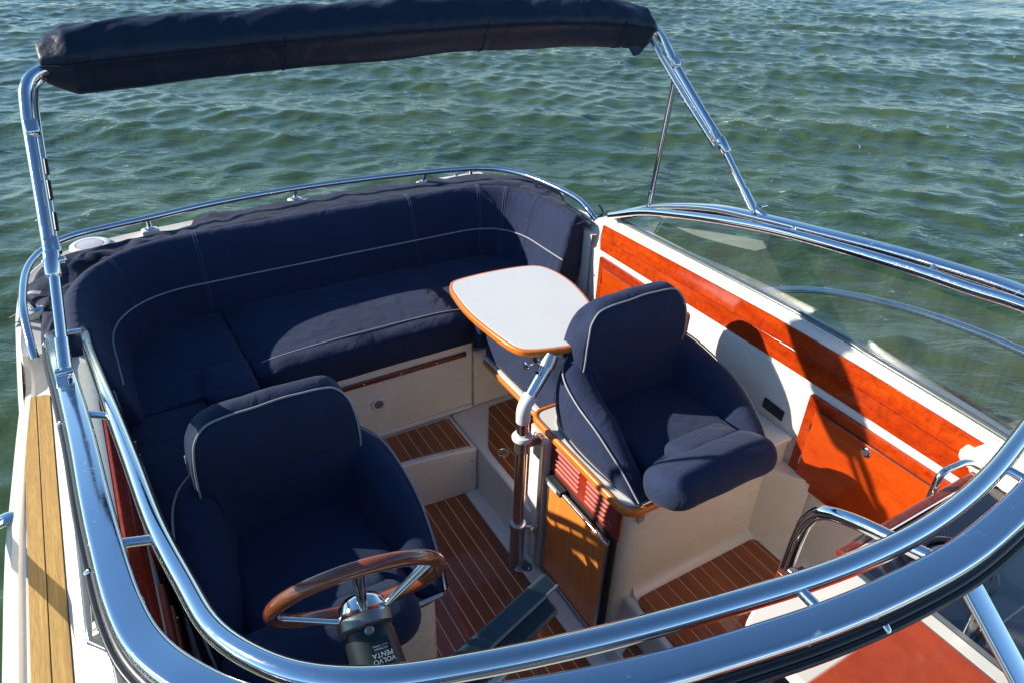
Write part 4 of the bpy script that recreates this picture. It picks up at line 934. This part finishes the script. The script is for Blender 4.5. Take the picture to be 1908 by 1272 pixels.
for i in (iS, iC, iP):
    A = top[i] + V(0, -0.012, 0.0); B = bot[i] + V(0, -0.012, 0)
    bm = bmesh.new(); bm_sweep(bm, [A, A.lerp(B, 0.5), B], rrect(0.042, 0.012, 0.004, 3), V(0, -1, 0.6)); m_ = finish('mullion', bm, 'steel2', ws, 50)
for i in range(10, n_ - 8, 13):
    p = of[i] + sidev[i] * (-0.030 * sgn) + V(0, 0, -0.014)
    turned('frame_bolt', p, V(0, 0, -1) * 0.6 + sidev[i] * -sgn, [(0, 0.006), (0.008, 0.006), (0.011, 0.004), (0.011, 0.0)], 'steel', ws, 10)
# inner grab rail
iS_ = [(-0.166, 2.60, 1.140), (-0.150, 2.35, 1.255), (-0.140, 2.10, 1.335), (-0.120, 1.82, 1.415), (-0.100, 1.555, 1.48), (-0.078, 1.27, 1.532), (-0.060, 1.03, 1.570), (-0.036, 0.855, 1.596), (-0.016, 0.74, 1.618), (0.022, 0.650, 1.638), (0.075, 0.580, 1.652),
       (0.155, 0.525, 1.660), (0.27, 0.483, 1.660), (0.38, 0.450, 1.660), (0.49, 0.422, 1.660), (0.62, 0.393, 1.660), (0.75, 0.367, 1.660), (0.87, 0.351, 1.660), (0.99, 0.345, 1.660)]
iF = iS_ + [tuple(mir(p)) for p in iS_[-2::-1]]
gr = spline(iF, 5)
tube('grab_rail', gr, 0.0170, 'steel', ws, 20)
turned('rail_end_cap', gr[0], (gr[0] - gr[1]), [(0, 0.017), (0.006, 0.015), (0.010, 0.009), (0.011, 0)], 'steel', ws, 16)
turned('rail_end_cap', gr[-1], (gr[-1] - gr[-2]), [(0, 0.017), (0.006, 0.015), (0.010, 0.009), (0.011, 0)], 'steel', ws, 16)
def near(path, y, s): 
    c = [p for p in path if (p.x < XC) == (s < 0)]; return min(c, key=lambda p: abs(p.y - y))
for y in (2.56, 2.46, 1.52, 1.00):
    for s in (-1, 1):
        A = near(gr, y, s); B = near(of, y + 0.01, s); 
        o = tube('rail_strut', [A, B + V(0, 0, 0.0)], 0.0085, 'steel', ws, 12)
for x in (0.72, 1.26):
    A = min(gr, key=lambda p: abs(p.x - x)); B = min(of, key=lambda p: abs(p.x - x)); tube('rail_strut', [A, B], 0.0085, 'steel', ws, 12)
turned('snap_stud', V(-0.293, 2.40, 1.09), (-1, 0, 0.8), [(0, 0.008), (0.006, 0.008), (0.010, 0.005), (0.010, 0)], 'steel', ws, 12)
for y in (0.62, 0.98, 1.34, 1.72, 2.08, 2.45):
    turned('snap_stud', V(-0.252, y, 1.098), (-0.6, 0, 1), [(0, 0.006), (0.005, 0.006), (0.008, 0.003), (0.008, 0)], 'steelb', ws, 10)

# ------------------------------------------------------------------ bimini: folded canvas on a tube hoop
bi = thing('folded_bimini', 'folded dark navy bimini top on polished tube hoops above the lounge', 'bimini', (XC, 2.35, 1.45))
RO = spline([V(-0.055, 2.375, 2.062), V(0.10, 2.385, 2.068), V(0.4, 2.40, 2.078), V(0.8, 2.405, 2.085), V(1.2, 2.405, 2.09), V(1.6, 2.40, 2.085), V(1.9, 2.385, 2.062), V(2.045, 2.37, 2.040)], 22)
NR = len(RO); rings = []; hem = []
nprof = 30
for i, p in enumerate(RO):
    u = i / (NR - 1); end = min(1, min(u, 1 - u) / 0.035); endk = 0.62 + 0.38 * end ** 0.6
    endk = endk if u > 0.5 else 0.5 + 0.5 * min(1, u / 0.075) ** 0.8
    hh = (0.092 + 0.006 * noise.noise(V(u * 7, 1, 1))) * endk * (1 - 0.12 * max(0, (u - 0.8) / 0.2)); ww = 0.072 * endk
    ring = []
    for k in range(nprof):
        a = 2 * math.pi * k / nprof; ca, sa = math.cos(a), math.sin(a)
        r = 1.0
        # gathered folds on the upper half, smooth belly below
        upk = max(0, sa) ** 0.8
        sx = p.x
        r += upk * (0.15 * noise.noise(V(sx * 6 + sa * 1.6, ca * 1.0, 3)) + 0.20 * abs(noise.noise(V(sx * 10 - ca * 2.2 + sa, sa * 1.4, 9))) - 0.07)
        r += (1 - upk) * 0.06 * noise.noise(V(sx * 3.5, ca * 1.5, sa * 1.5 + 4))
        y = ww * ca * r; z = hh * sa * r
        if sa < -0.2: y *= 0.86
        if -0.05 < sa < 0.42 and ca < 0: y -= 0.010   # overlap of the upper flap
        ring.append(p + V(0, y, z))
    rings.append(ring); hem.append(ring[15] + V(0, -0.002, 0.0))
bm = bmesh.new(); R = [[bm.verts.new(c) for c in q] for q in rings]
for A, B in zip(R, R[1:]):
    for j in range(nprof): bm.faces.new((A[j], A[(j + 1) % nprof], B[(j + 1) % nprof], B[j]))
bm.faces.new(R[0]); bm.faces.new(R[-1][::-1])
cvs = finish('folded_canvas', bm, 'bimini', bi, 180, sub=1)
tube('hem_seam', [h for h in hem], 0.0028, 'canvas', cvs, 6)
for u in (0.12, 0.36, 0.60, 0.84):
    i = int(u * NR); tube('cover_seam', [c + (c - RO[i]) * 0.012 for c in rings[i][14:24]], 0.0016, 'canvas', cvs, 5, up=V(1, 0, 0))
for s in (0, 1):
    F = (lambda p: V(*p)) if s == 0 else (lambda p: mir(V(*p)))
    foot = (-0.182, 1.755, 1.468); joint = (-0.146, 1.945, 1.680); bend = (-0.115, 2.270, 1.950)
    tube('lower_leg', [F(foot), F((-0.142, 1.960, 1.692))], 0.0130, 'steel', bi, 16)
    a = V(*foot); b = V(*joint); d = (b - a).normalized()
    up_path = [F(b - d * 0.01), F((-0.132, 2.10, 1.800)), F((-0.120, 2.225, 1.905)), F((-0.112, 2.285, 1.965)), F((-0.098, 2.325, 2.015)), F((-0.060, 2.35, 2.045)), F((0.02, 2.36, 2.055))]
    tube('main_hoop', spline(up_path, 6), 0.0165, 'steel', bi, 18)
    up2 = [F(b - d * 0.0 + V(0.006, 0.030, -0.012)), F((-0.118, 2.14, 1.800)), F((-0.104, 2.268, 1.905)), F((-0.094, 2.335, 1.965)), F((-0.078, 2.372, 2.01)), F((-0.030, 2.39, 2.035)), F((0.05, 2.40, 2.04))]
    tube('inner_hoop', spline(up2, 6), 0.0120, 'steel', bi, 14)
    if s == 1:
        tube('middle_hoop', [F(b + V(0.012, 0.010, 0.0)), F((-0.100, 2.30, 1.955))], 0.0080, 'steel', bi, 12)
    sl = turned('joint_sleeve', F(b - d * 0.035), (F(b + d) - F(b)), [(0, 0.0175), (0.004, 0.0195), (0.06, 0.0195), (0.064, 0.017)], 'steel', bi, 18)
    turned('joint_bolt', F(b + V(-0.02, -0.0, 0.004)), (F(b + V(1, 0, 0)) - F(b)), [(0, 0.006), (0.004, 0.009), (0.048, 0.009), (0.052, 0.005)], 'steel', sl, 10)
    rbox('joint_yoke', F(b + d * 0.045 + V(0.004, 0.01, -0.006)), (0.034, 0.03, 0.045), Matrix.Rotation(-0.7, 3, 'X'), 'steel', bi, 0.006)
    tube('foot_sleeve', [F(a + d * 0.02), F(a + d * 0.095)], 0.0165, 'steel', bi, 16)
    tube('foot_eye', [F(a + V(0, 0, -0.006)), F(a + d * 0.03)], 0.0075, 'steel', bi, 10)
    ft = rbox('deck_hinge', F(V(-0.190, 1.735, 1.474)), (0.026, 0.075, 0.012), Matrix.Rotation(0.22, 3, 'X'), 'steel', bi, 0.004)
    turned('hinge_pin', F(V(-0.200, 1.748, 1.486)), (1, 0, 0), [(0, 0.007), (0.036, 0.007)], 'steel', ft, 10)
    # rear brace from the frame up to the hoop
    f0 = V(-0.215, 2.385, 1.268); t0 = V(-0.115, 2.225, 1.915)
    tube('brace', [F(f0 + (t0 - f0) * 0.02), F(t0)], 0.0120, 'steel', bi, 12)
    dd_ = (t0 - f0).normalized()
    tube('brace_sleeve', [F(t0 - dd_ * 0.075), F(t0 - dd_ * 0.015)], 0.0155, 'steel', bi, 12)
    tube('brace_sleeve', [F(f0 + dd_ * 0.03), F(f0 + dd_ * 0.08)], 0.0155, 'steel', bi, 12)
    turned('brace_foot', F(f0 - V(0, 0, 0.012)), (0, 0, 1), [(0, 0.016), (0.006, 0.016), (0.012, 0.008), (0.03, 0.007)], 'steel', bi, 12)
    rbox('brace_clamp', F(t0 + V(0.004, 0.012, 0.018)), (0.032, 0.03, 0.04), Matrix.Rotation(-0.7, 3, 'X'), 'steel', bi, 0.006)
# small tail of cloth and a toggle cord under the port end
bm = bmesh.new(); 
tv = [bm.verts.new(c) for c in (V(1.93, 2.34, 1.985), V(2.045, 2.345, 2.0), V(1.985, 2.335, 1.952), V(1.96, 2.337, 1.948))]
bm.faces.new(tv); o = finish('cloth_tail', bm, 'bimini', bi, 0); md = o.modifiers.new('s', 'SOLIDIFY'); md.thickness = 0.004
tube('toggle_cord', spline([V(1.90, 2.35, 1.985), V(1.902, 2.348, 1.955), V(1.896, 2.345, 1.925)], 4), 0.003, 'tape', bi, 6)
for k, (q0, q1) in enumerate((((-0.128, 2.06, 1.80), (-0.124, 2.10, 1.835)), ((-0.122, 2.12, 1.845), (-0.118, 2.15, 1.875)), ((-0.134, 1.99, 1.745), (-0.130, 2.03, 1.775)))):
    tube('clip', [V(*q0) + V(0.018, -0.004, 0), V(*q1) + V(0.018, -0.004, 0)], 0.005, 'black', bi, 8)

# ------------------------------------------------------------------ helm: console, wheel, plotter
hc = thing('helm_console', 'cream helm console under the windscreen with the wheel mounted on it', 'console', (0.25, 0.5, 0.0))
bm = bmesh.new(); poly = [(0.02, 0.0), (0.02, 0.94), (0.30, 1.02), (0.62, 0.98), (0.80, 0.62), (0.84, 0.0)]
bm_prism(bm, poly, -0.115, 0.70, lambda p, q, r: V(r, p, q)); finish('console_body', bm, 'cream', hc, 35, 0.02, 3)
bm = bmesh.new(); bm_prism(bm, [(-0.10, 0.70), (-0.02, 0.70), (-0.02, 1.88), (-0.10, 1.88)], 0.60, 0.735); finish('side_ledge', bm, 'cream', hc, 35, 0.015, 3)
box('ledge_trim', -0.035, -0.018, 0.86, 1.60, 0.735, 0.748, 'mahog_dark', hc, 0.004)
sw = thing('steering_wheel', 'varnished brown wooden steering wheel with paired chrome spokes on a black column', 'steering wheel', (0.25, 0.95, 1.15))
Cw = V(0.264, 1.022, 1.216)
aw = math.radians(27); yw = math.radians(-8)
e1 = V(math.cos(yw), math.sin(yw), 0); e2 = V(math.sin(yw) * math.sin(aw), -math.cos(yw) * math.sin(aw), math.cos(aw))
nd = e1.cross(e2)                       # towards the column: forward and down
RW = 0.180
ring = [Cw + (e1 * math.cos(t) + e2 * math.sin(t)) * RW for t in np.linspace(0, 2 * math.pi, 73)[:-1]]
bm = bmesh.new(); bm_sweep(bm, ring, circ(0.0165, 16), nd * -1, closed=True); rim = finish('rim', bm, 'wheelwood', sw, 180)
hub = Cw + nd * 0.060
for t0, sp_ in ((92, 6), (28, 10), (201, 13), ):
    for s in (-1, 1) if t0 != 88 else (0,):
        t = math.radians(t0 + s * sp_ * 0.5); u = e1 * math.cos(t) + e2 * math.sin(t)
        tube('spoke', [hub + u * 0.030, Cw + u * (RW - 0.004)], 0.0062 if t0 != 88 else 0.0085, 'steel', sw, 12, up=nd)
turned('hub_cap', hub + nd * 0.008, -nd, [(0, 0.054), (0.020, 0.054), (0.040, 0.048), (0.054, 0.033), (0.060, 0.012), (0.060, 0.0)], 'steel', sw, 32)
turned('hub_plate', hub + nd * -0.004, nd, [(0, 0.048), (0.004, 0.060), (0.024, 0.059), (0.032, 0.046)], 'cast', sw, 9)
cold = (nd + V(0.10, 0.10, -0.10)).normalized()
col = turned('column', hub + nd * 0.020, cold, [(0, 0.046), (0.01, 0.050), (0.02, 0.0525), (0.22, 0.060), (0.30, 0.063)], 'black', sw, 32)
turned('column_bolt', hub + nd * 0.034 + e2 * 0.045, (e2 + nd * 0.2), [(0, 0.010), (0.005, 0.010), (0.008, 0.007), (0.008, 0)], 'cast', sw, 12)
# printed plate on top of the column
def text_mesh(name, body, size, origin, xdir, ydir, mat, parent, extr=0.0002, align='CENTER'):
    cu_ = bpy.data.curves.new(name, 'FONT'); cu_.body = body; cu_.size = size; cu_.extrude = extr; cu_.align_x = align; cu_.align_y = 'CENTER'; cu_.resolution_u = 2
    tmp = bpy.data.objects.new(name, cu_); C.objects.link(tmp); dg = bpy.context.evaluated_depsgraph_get()
    me = bpy.data.meshes.new_from_object(tmp.evaluated_get(dg)); bpy.data.objects.remove(tmp)
    xd = Vector(xdir).normalized(); yd = Vector(ydir); yd = (yd - xd * yd.dot(xd)).normalized(); zd = xd.cross(yd)
    off = WL[parent]; mt = Matrix(((xd.x, yd.x, zd.x, origin[0] - off.x), (xd.y, yd.y, zd.y, origin[1] - off.y), (xd.z, yd.z, zd.z, origin[2] - off.z), (0, 0, 0, 1)))
    me.transform(mt); me.materials.clear(); me.materials.append(M[mat])
    o = bpy.data.objects.new(name, me); C.objects.link(o); o.parent = parent; WL[o] = off; return o
colx = e1.copy(); up_c = colx.cross(cold)
if up_c.z < 0: up_c = -up_c
pc = hub + nd * 0.020 + cold * 0.052 + up_c * 0.0540 + colx * 0.010
rb = Matrix((colx, cold, up_c)).transposed()
rbox('name_plate', pc, (0.040, 0.050, 0.0015), rb, 'black', sw, 0.0)
def plate_text(body, size, dl, dx=0): return text_mesh('lettering', body, size, pc + up_c * 0.0012 + cold * dl + colx * dx, -colx, cold, 'print', sw)
# the column leans towards the viewer, so the print reads upside down from here
plate_text('VOLVO', 0.0135, 0.018); plate_text('PENTA', 0.0135, 0.006); plate_text('ELECTRONIC', 0.0048, -0.005); plate_text('VESSEL CONTROL', 0.0040, -0.011); plate_text('- - - - - - - - - -', 0.003, -0.017)

pt = thing('chart_plotter', 'dark plastic chart plotter seen from behind on its bracket beside the wheel', 'chart plotter', (0.5, 0.82, 1.05))
ang = math.radians(17); xd = V(math.cos(ang), math.sin(ang), 0.0).normalized(); tilt = math.radians(24)
yd0 = V(-math.sin(ang), math.cos(ang), 0); zd = (V(0, 0, 1) * math.cos(tilt) - yd0 * math.sin(tilt)).normalized(); yd = zd.cross(xd)
rp_ = Matrix((xd, yd, zd)).transposed(); pc2 = V(0.485, 0.872, 1.055)
rbox('front_case', pc2, (0.385, 0.046, 0.200), rp_, 'slate', pt, 0.010, 4)
rbox('rear_case', pc2 - yd * 0.040 - zd * 0.006, (0.345, 0.050, 0.155), rp_, 'black', pt, 0.010, 3)
rbox('bezel', pc2 - yd * 0.019, (0.389, 0.007, 0.204), rp_, 'grille', pt, 0.003, 2)
rbox('screen', pc2 + yd * 0.0225, (0.29, 0.002, 0.16), rp_, 'gloss', pt, 0.0)
bk = rbox('bracket', pc2 - yd * 0.055 - zd * 0.075, (0.16, 0.06, 0.03), rp_, 'white', pt, 0.006)
tube('bracket_leg', [pc2 - yd * 0.05 - zd * 0.07, V(0.49, 0.76, 0.86)], 0.018, 'slate', pt, 12)
turned('bracket_knob', pc2 - yd * 0.03 + xd * 0.165 - zd * 0.05, xd, [(0, 0.010), (0.006, 0.017), (0.018, 0.017), (0.022, 0.010)], 'black', pt, 12)
cb = tube('cable_plug', [pc2 - yd * 0.035 + xd * 0.10 - zd * 0.03, pc2 - yd * 0.105 + xd * 0.125 - zd * 0.10], 0.014, 'black', pt, 12)
tube('cable', spline([pc2 - yd * 0.10 + xd * 0.122 - zd * 0.095, pc2 - yd * 0.15 + xd * 0.13 - zd * 0.17, pc2 - yd * 0.12 + xd * 0.08 - zd * 0.24, V(0.50, 0.70, 0.82)], 8), 0.005, 'black', pt, 8)

# ------------------------------------------------------------------ port dash, companionway
pd = thing('passenger_dash', 'gloss black passenger dash with a varnished brown aft edge', 'dashboard', (1.75, 0.35, 0.6))
box('bulkhead', 1.385, 2.07, 0.02, 0.60, 0.0, 1.075, 'cream', pd, 0.01)
dash = rpoly([(1.405, -0.02), (2.06, -0.02), (2.06, 0.615), (1.405, 0.615)], [0, 0, 0.05, 0.03])
prism('dash_top', dash, 1.076, 1.092, 'gloss', pd, 0.004)
bm = bmesh.new(); bm_sweep(bm, [V(1.405, 0.633, 1.082), V(2.055, 0.633, 1.082)], rrect(0.034, 0.026, 0.011, 4)); finish('dash_edge', bm, 'mahog_dark', pd, 60)
box('pinstripe', 1.405, 2.055, 0.6165, 0.6205, 1.0925, 1.0945, 'print', pd)
for (x, y, r) in ((1.62, 0.46, 0.085),):
    bm = bmesh.new(); bm_sweep(bm, [V(x + r * math.cos(t), y + r * math.sin(t), 1.097) for t in np.linspace(0, 2 * math.pi, 49)[:-1]], circ(0.009, 8), closed=True); finish('compass_ring', bm, 'black', pd, 180)
    bm = bmesh.new(); bm_sweep(bm, [V(x + (r - .022) * math.cos(t), y + (r - .022) * math.sin(t), 1.096) for t in np.linspace(0, 2 * math.pi, 49)[:-1]], circ(0.004, 8), closed=True); finish('inner_ring', bm, 'steelb', pd, 180)
    turned('dial', V(x, y, 1.0925), (0, 0, 1), [(0, r - .02), (0.004, r - .02), (0.006, r - .03), (0.006, 0)], 'gloss', pd, 36)
dm = thing('ventilator_dome', 'white moulded dome at the port end of the dash beside the windscreen', 'ventilator', (2.08, 0.58, 1.08))
bm = bmesh.new(); bmesh.ops.create_uvsphere(bm, u_segments=24, v_segments=12, radius=1.0, matrix=Matrix.Translation((2.12, 0.53, 1.085)) @ Matrix.Rotation(0.15, 4, 'Z') @ Matrix.Diagonal((0.115, 0.175, 0.10, 1)))
finish('dome', bm, 'cream', dm, 180)
bm = bmesh.new(); bm_prism(bm, rpoly([(2.0, 0.36), (2.20, 0.36), (2.20, 0.72), (2.0, 0.72)], 0.08), 1.094, 1.108); finish('dome_base', bm, 'cream', dm, 40, 0.005)
gh = thing('small_grab_handle', 'small bent chrome grab handle in front of the white dome', 'handle', (1.9, 0.67, 1.09))
tube('handle_tube', fillet([V(1.815, 0.652, 0.99), V(1.835, 0.660, 1.155), V(1.95, 0.650, 1.155), V(2.03, 0.62, 1.10)], 0.035, 8), 0.010, 'steel', gh, 14)
gh2 = thing('companionway_rail', 'curved chrome grab rail rising beside the companionway', 'grab rail', (1.37, 0.6, 0.6))
tube('rail_tube', spline([V(1.37, 0.765, 0.42), V(1.37, 0.758, 0.665), V(1.37, 0.742, 0.90), V(1.37, 0.738, 1.07), V(1.37, 0.725, 1.145), V(1.37, 0.690, 1.198), V(1.37, 0.61, 1.237), V(1.37, 0.50, 1.268), V(1.37, 0.39, 1.296), V(1.385, 0.345, 1.270), V(1.42, 0.325, 1.20), V(1.43, 0.32, 1.10)], 7), 0.0185, 'steel', gh2, 18)
tube('rail_mount', [V(1.372, 0.742, 0.94), V(1.42, 0.60, 0.94)], 0.010, 'steel', gh2, 12)
tube('rail_mount', [V(1.372, 0.763, 0.45), V(1.42, 0.60, 0.45)], 0.010, 'steel', gh2, 12)
cw = thing('companionway', 'cream companionway surround with black sliding tracks between the two dashes', 'companionway', (1.15, 0.4, 0.9))
bm = bmesh.new(); bm_prism(bm, rpoly([(1.02, 0.425), (1.375, 0.425), (1.375, 0.60), (1.30, 0.635), (1.10, 0.635), (1.02, 0.60)], [0.01, 0, 0.01, 0.04, 0.05, 0.02]), 1.062, 1.098); finish('surround_top', bm, 'cream', cw, 40, 0.012, 3)
prism('finger_hole', rpoly([(1.16, 0.445), (1.27, 0.445), (1.27, 0.49), (1.16, 0.49)], 0.022), 1.0985, 1.101, 'mahog_dark', cw, 0.001)
box('side_track', 1.350, 1.384, 0.60, 0.66, 0.25, 0.98, 'rubber', cw, 0.006)
box('door_track', 1.300, 1.318, 0.640, 0.70, 0.25, 1.02, 'steelb', cw, 0.004)
box('door_seal', 1.320, 1.345, 0.640, 0.69, 0.25, 1.02, 'rubber', cw, 0.004)
wr = thing('bottle_rack', 'small chrome and wood switch strip in the companionway frame', 'rack', (1.2, 0.64, 0.98))
box('rack_board', 1.255, 1.275, 0.64, 0.70, 0.80, 1.04, 'mahog_dark', wr, 0.003)
for k in range(5): box('rack_slat', 1.228, 1.256, 0.66, 0.672, 0.83 + 0.04 * k, 0.85 + 0.04 * k, 'steel', wr, 0.003)
box('rack_cover', 1.222, 1.254, 0.640, 0.648, 0.81, 1.03, 'slate', wr, 0.003)
rp3 = thing('sliding_hatch', 'glossy red-brown wooden sliding hatch seen through the front glass', 'hatch', (1.0, 0.1, 1.1))
prism('hatch_board', rpoly([(0.72, -0.62), (1.338, -0.62), (1.338, 0.415), (0.72, 0.415)], 0.02), 1.128, 1.150, 'mahog_plain', rp3, 0.004)
box('hatch_stripe', 1.3405, 1.378, -0.62, 0.415, 1.128, 1.146, 'cream', rp3, 0.003)
box('hatch_track', 1.380, 1.400, -0.62, 0.415, 1.128, 1.142, 'grille', rp3, 0.003)
bm = bmesh.new(); bm_prism(bm, rpoly([(1.402, -0.30), (2.02, -0.30), (2.02, 0.30), (1.402, 0.30)], 0.05), 1.128, 1.150); o = finish('acrylic_hatch', bm, 'gloss', None, 40, 0.006)
tag(o, 'smoky black acrylic hatch beside the wooden sliding hatch, lower right corner', 'hatch')
# the two bow rails, rising from the gunwales beside the windscreen
for side in (0, 1):
    F = (lambda x, y, z: mir(V(x, y, z))) if side == 0 else (lambda x, y, z: V(x, y, z))
    sr = thing('bow_rail', 'stainless bow rail beyond the port side glass, seen through the windscreen' if side == 0 else 'end of the stainless bow rail on the starboard gunwale at the left edge', 'rail', tuple(F(-0.46, 1.9, 0.96)), 'bow rails on the two gunwales')
    tube('rail_tube', spline([F(-0.462, 1.93, 0.955), F(-0.490, 1.89, 0.975), F(-0.520, 1.79, 1.025), F(-0.535, 1.63, 1.095), F(-0.540, 1.44, 1.155), F(-0.540, 1.22, 1.205), F(-0.540, 1.02, 1.232), F(-0.540, 0.82, 1.245), F(-0.54, 0.3, 1.26), F(-0.50, -0.8, 1.30), F(-0.2, -2.2, 1.36)], 6), 0.0145, 'steel', sr, 14)
    turned('rail_foot', F(-0.455, 1.93, 0.962), (0, 0, 1), [(0, 0.024), (0.004, 0.024), (0.008, 0.014)], 'steel', sr, 14)
    for yy, zz in ((0.55, 1.252), (-0.6, 1.292)): tube('rail_post', [F(-0.45, yy, 0.96), F(-0.535 if yy > 0 else -0.505, yy, zz)], 0.0115, 'steel', sr, 12)
# pale reflection painted as a film on the aft end of the port pane
gt_, gb_ = top[iP:n_ - 3], bot[iP:n_ - 3]
def on_glass(y, z):
    i = min(range(len(gt_) - 1), key=lambda k: abs(0.5 * (gt_[k].y + gt_[k + 1].y) - y)); t = (y - gt_[i].y) / (gt_[i + 1].y - gt_[i].y)
    A = gt_[i].lerp(gt_[i + 1], t); B = gb_[i].lerp(gb_[i + 1], t); k = (z - A.z) / (B.z - A.z); return V(A.x + (B.x - A.x) * k - 0.004, y, z), A.z
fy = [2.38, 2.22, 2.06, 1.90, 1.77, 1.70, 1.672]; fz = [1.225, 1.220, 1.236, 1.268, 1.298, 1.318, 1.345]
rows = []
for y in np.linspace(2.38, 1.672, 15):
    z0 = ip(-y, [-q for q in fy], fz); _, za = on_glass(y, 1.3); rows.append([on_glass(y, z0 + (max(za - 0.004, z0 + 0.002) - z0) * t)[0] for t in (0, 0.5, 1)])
fm = bpy.data.materials.new('painted_reflection'); fm.use_nodes = True; fn = fm.node_tree
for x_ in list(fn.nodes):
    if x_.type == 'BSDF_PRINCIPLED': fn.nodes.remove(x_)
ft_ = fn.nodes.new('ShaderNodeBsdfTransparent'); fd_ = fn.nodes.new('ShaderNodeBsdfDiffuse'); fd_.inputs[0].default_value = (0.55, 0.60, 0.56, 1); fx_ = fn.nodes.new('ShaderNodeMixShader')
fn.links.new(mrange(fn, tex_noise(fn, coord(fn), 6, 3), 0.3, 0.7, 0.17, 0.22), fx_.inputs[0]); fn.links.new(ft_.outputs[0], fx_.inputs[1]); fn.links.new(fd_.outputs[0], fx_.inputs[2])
fn.links.new(fx_.outputs[0], [x_ for x_ in fn.nodes if x_.type == 'OUTPUT_MATERIAL'][0].inputs[0]); M['reflection_film'] = fm
loft('painted_reflection', rows, 'reflection_film', ws, 180)
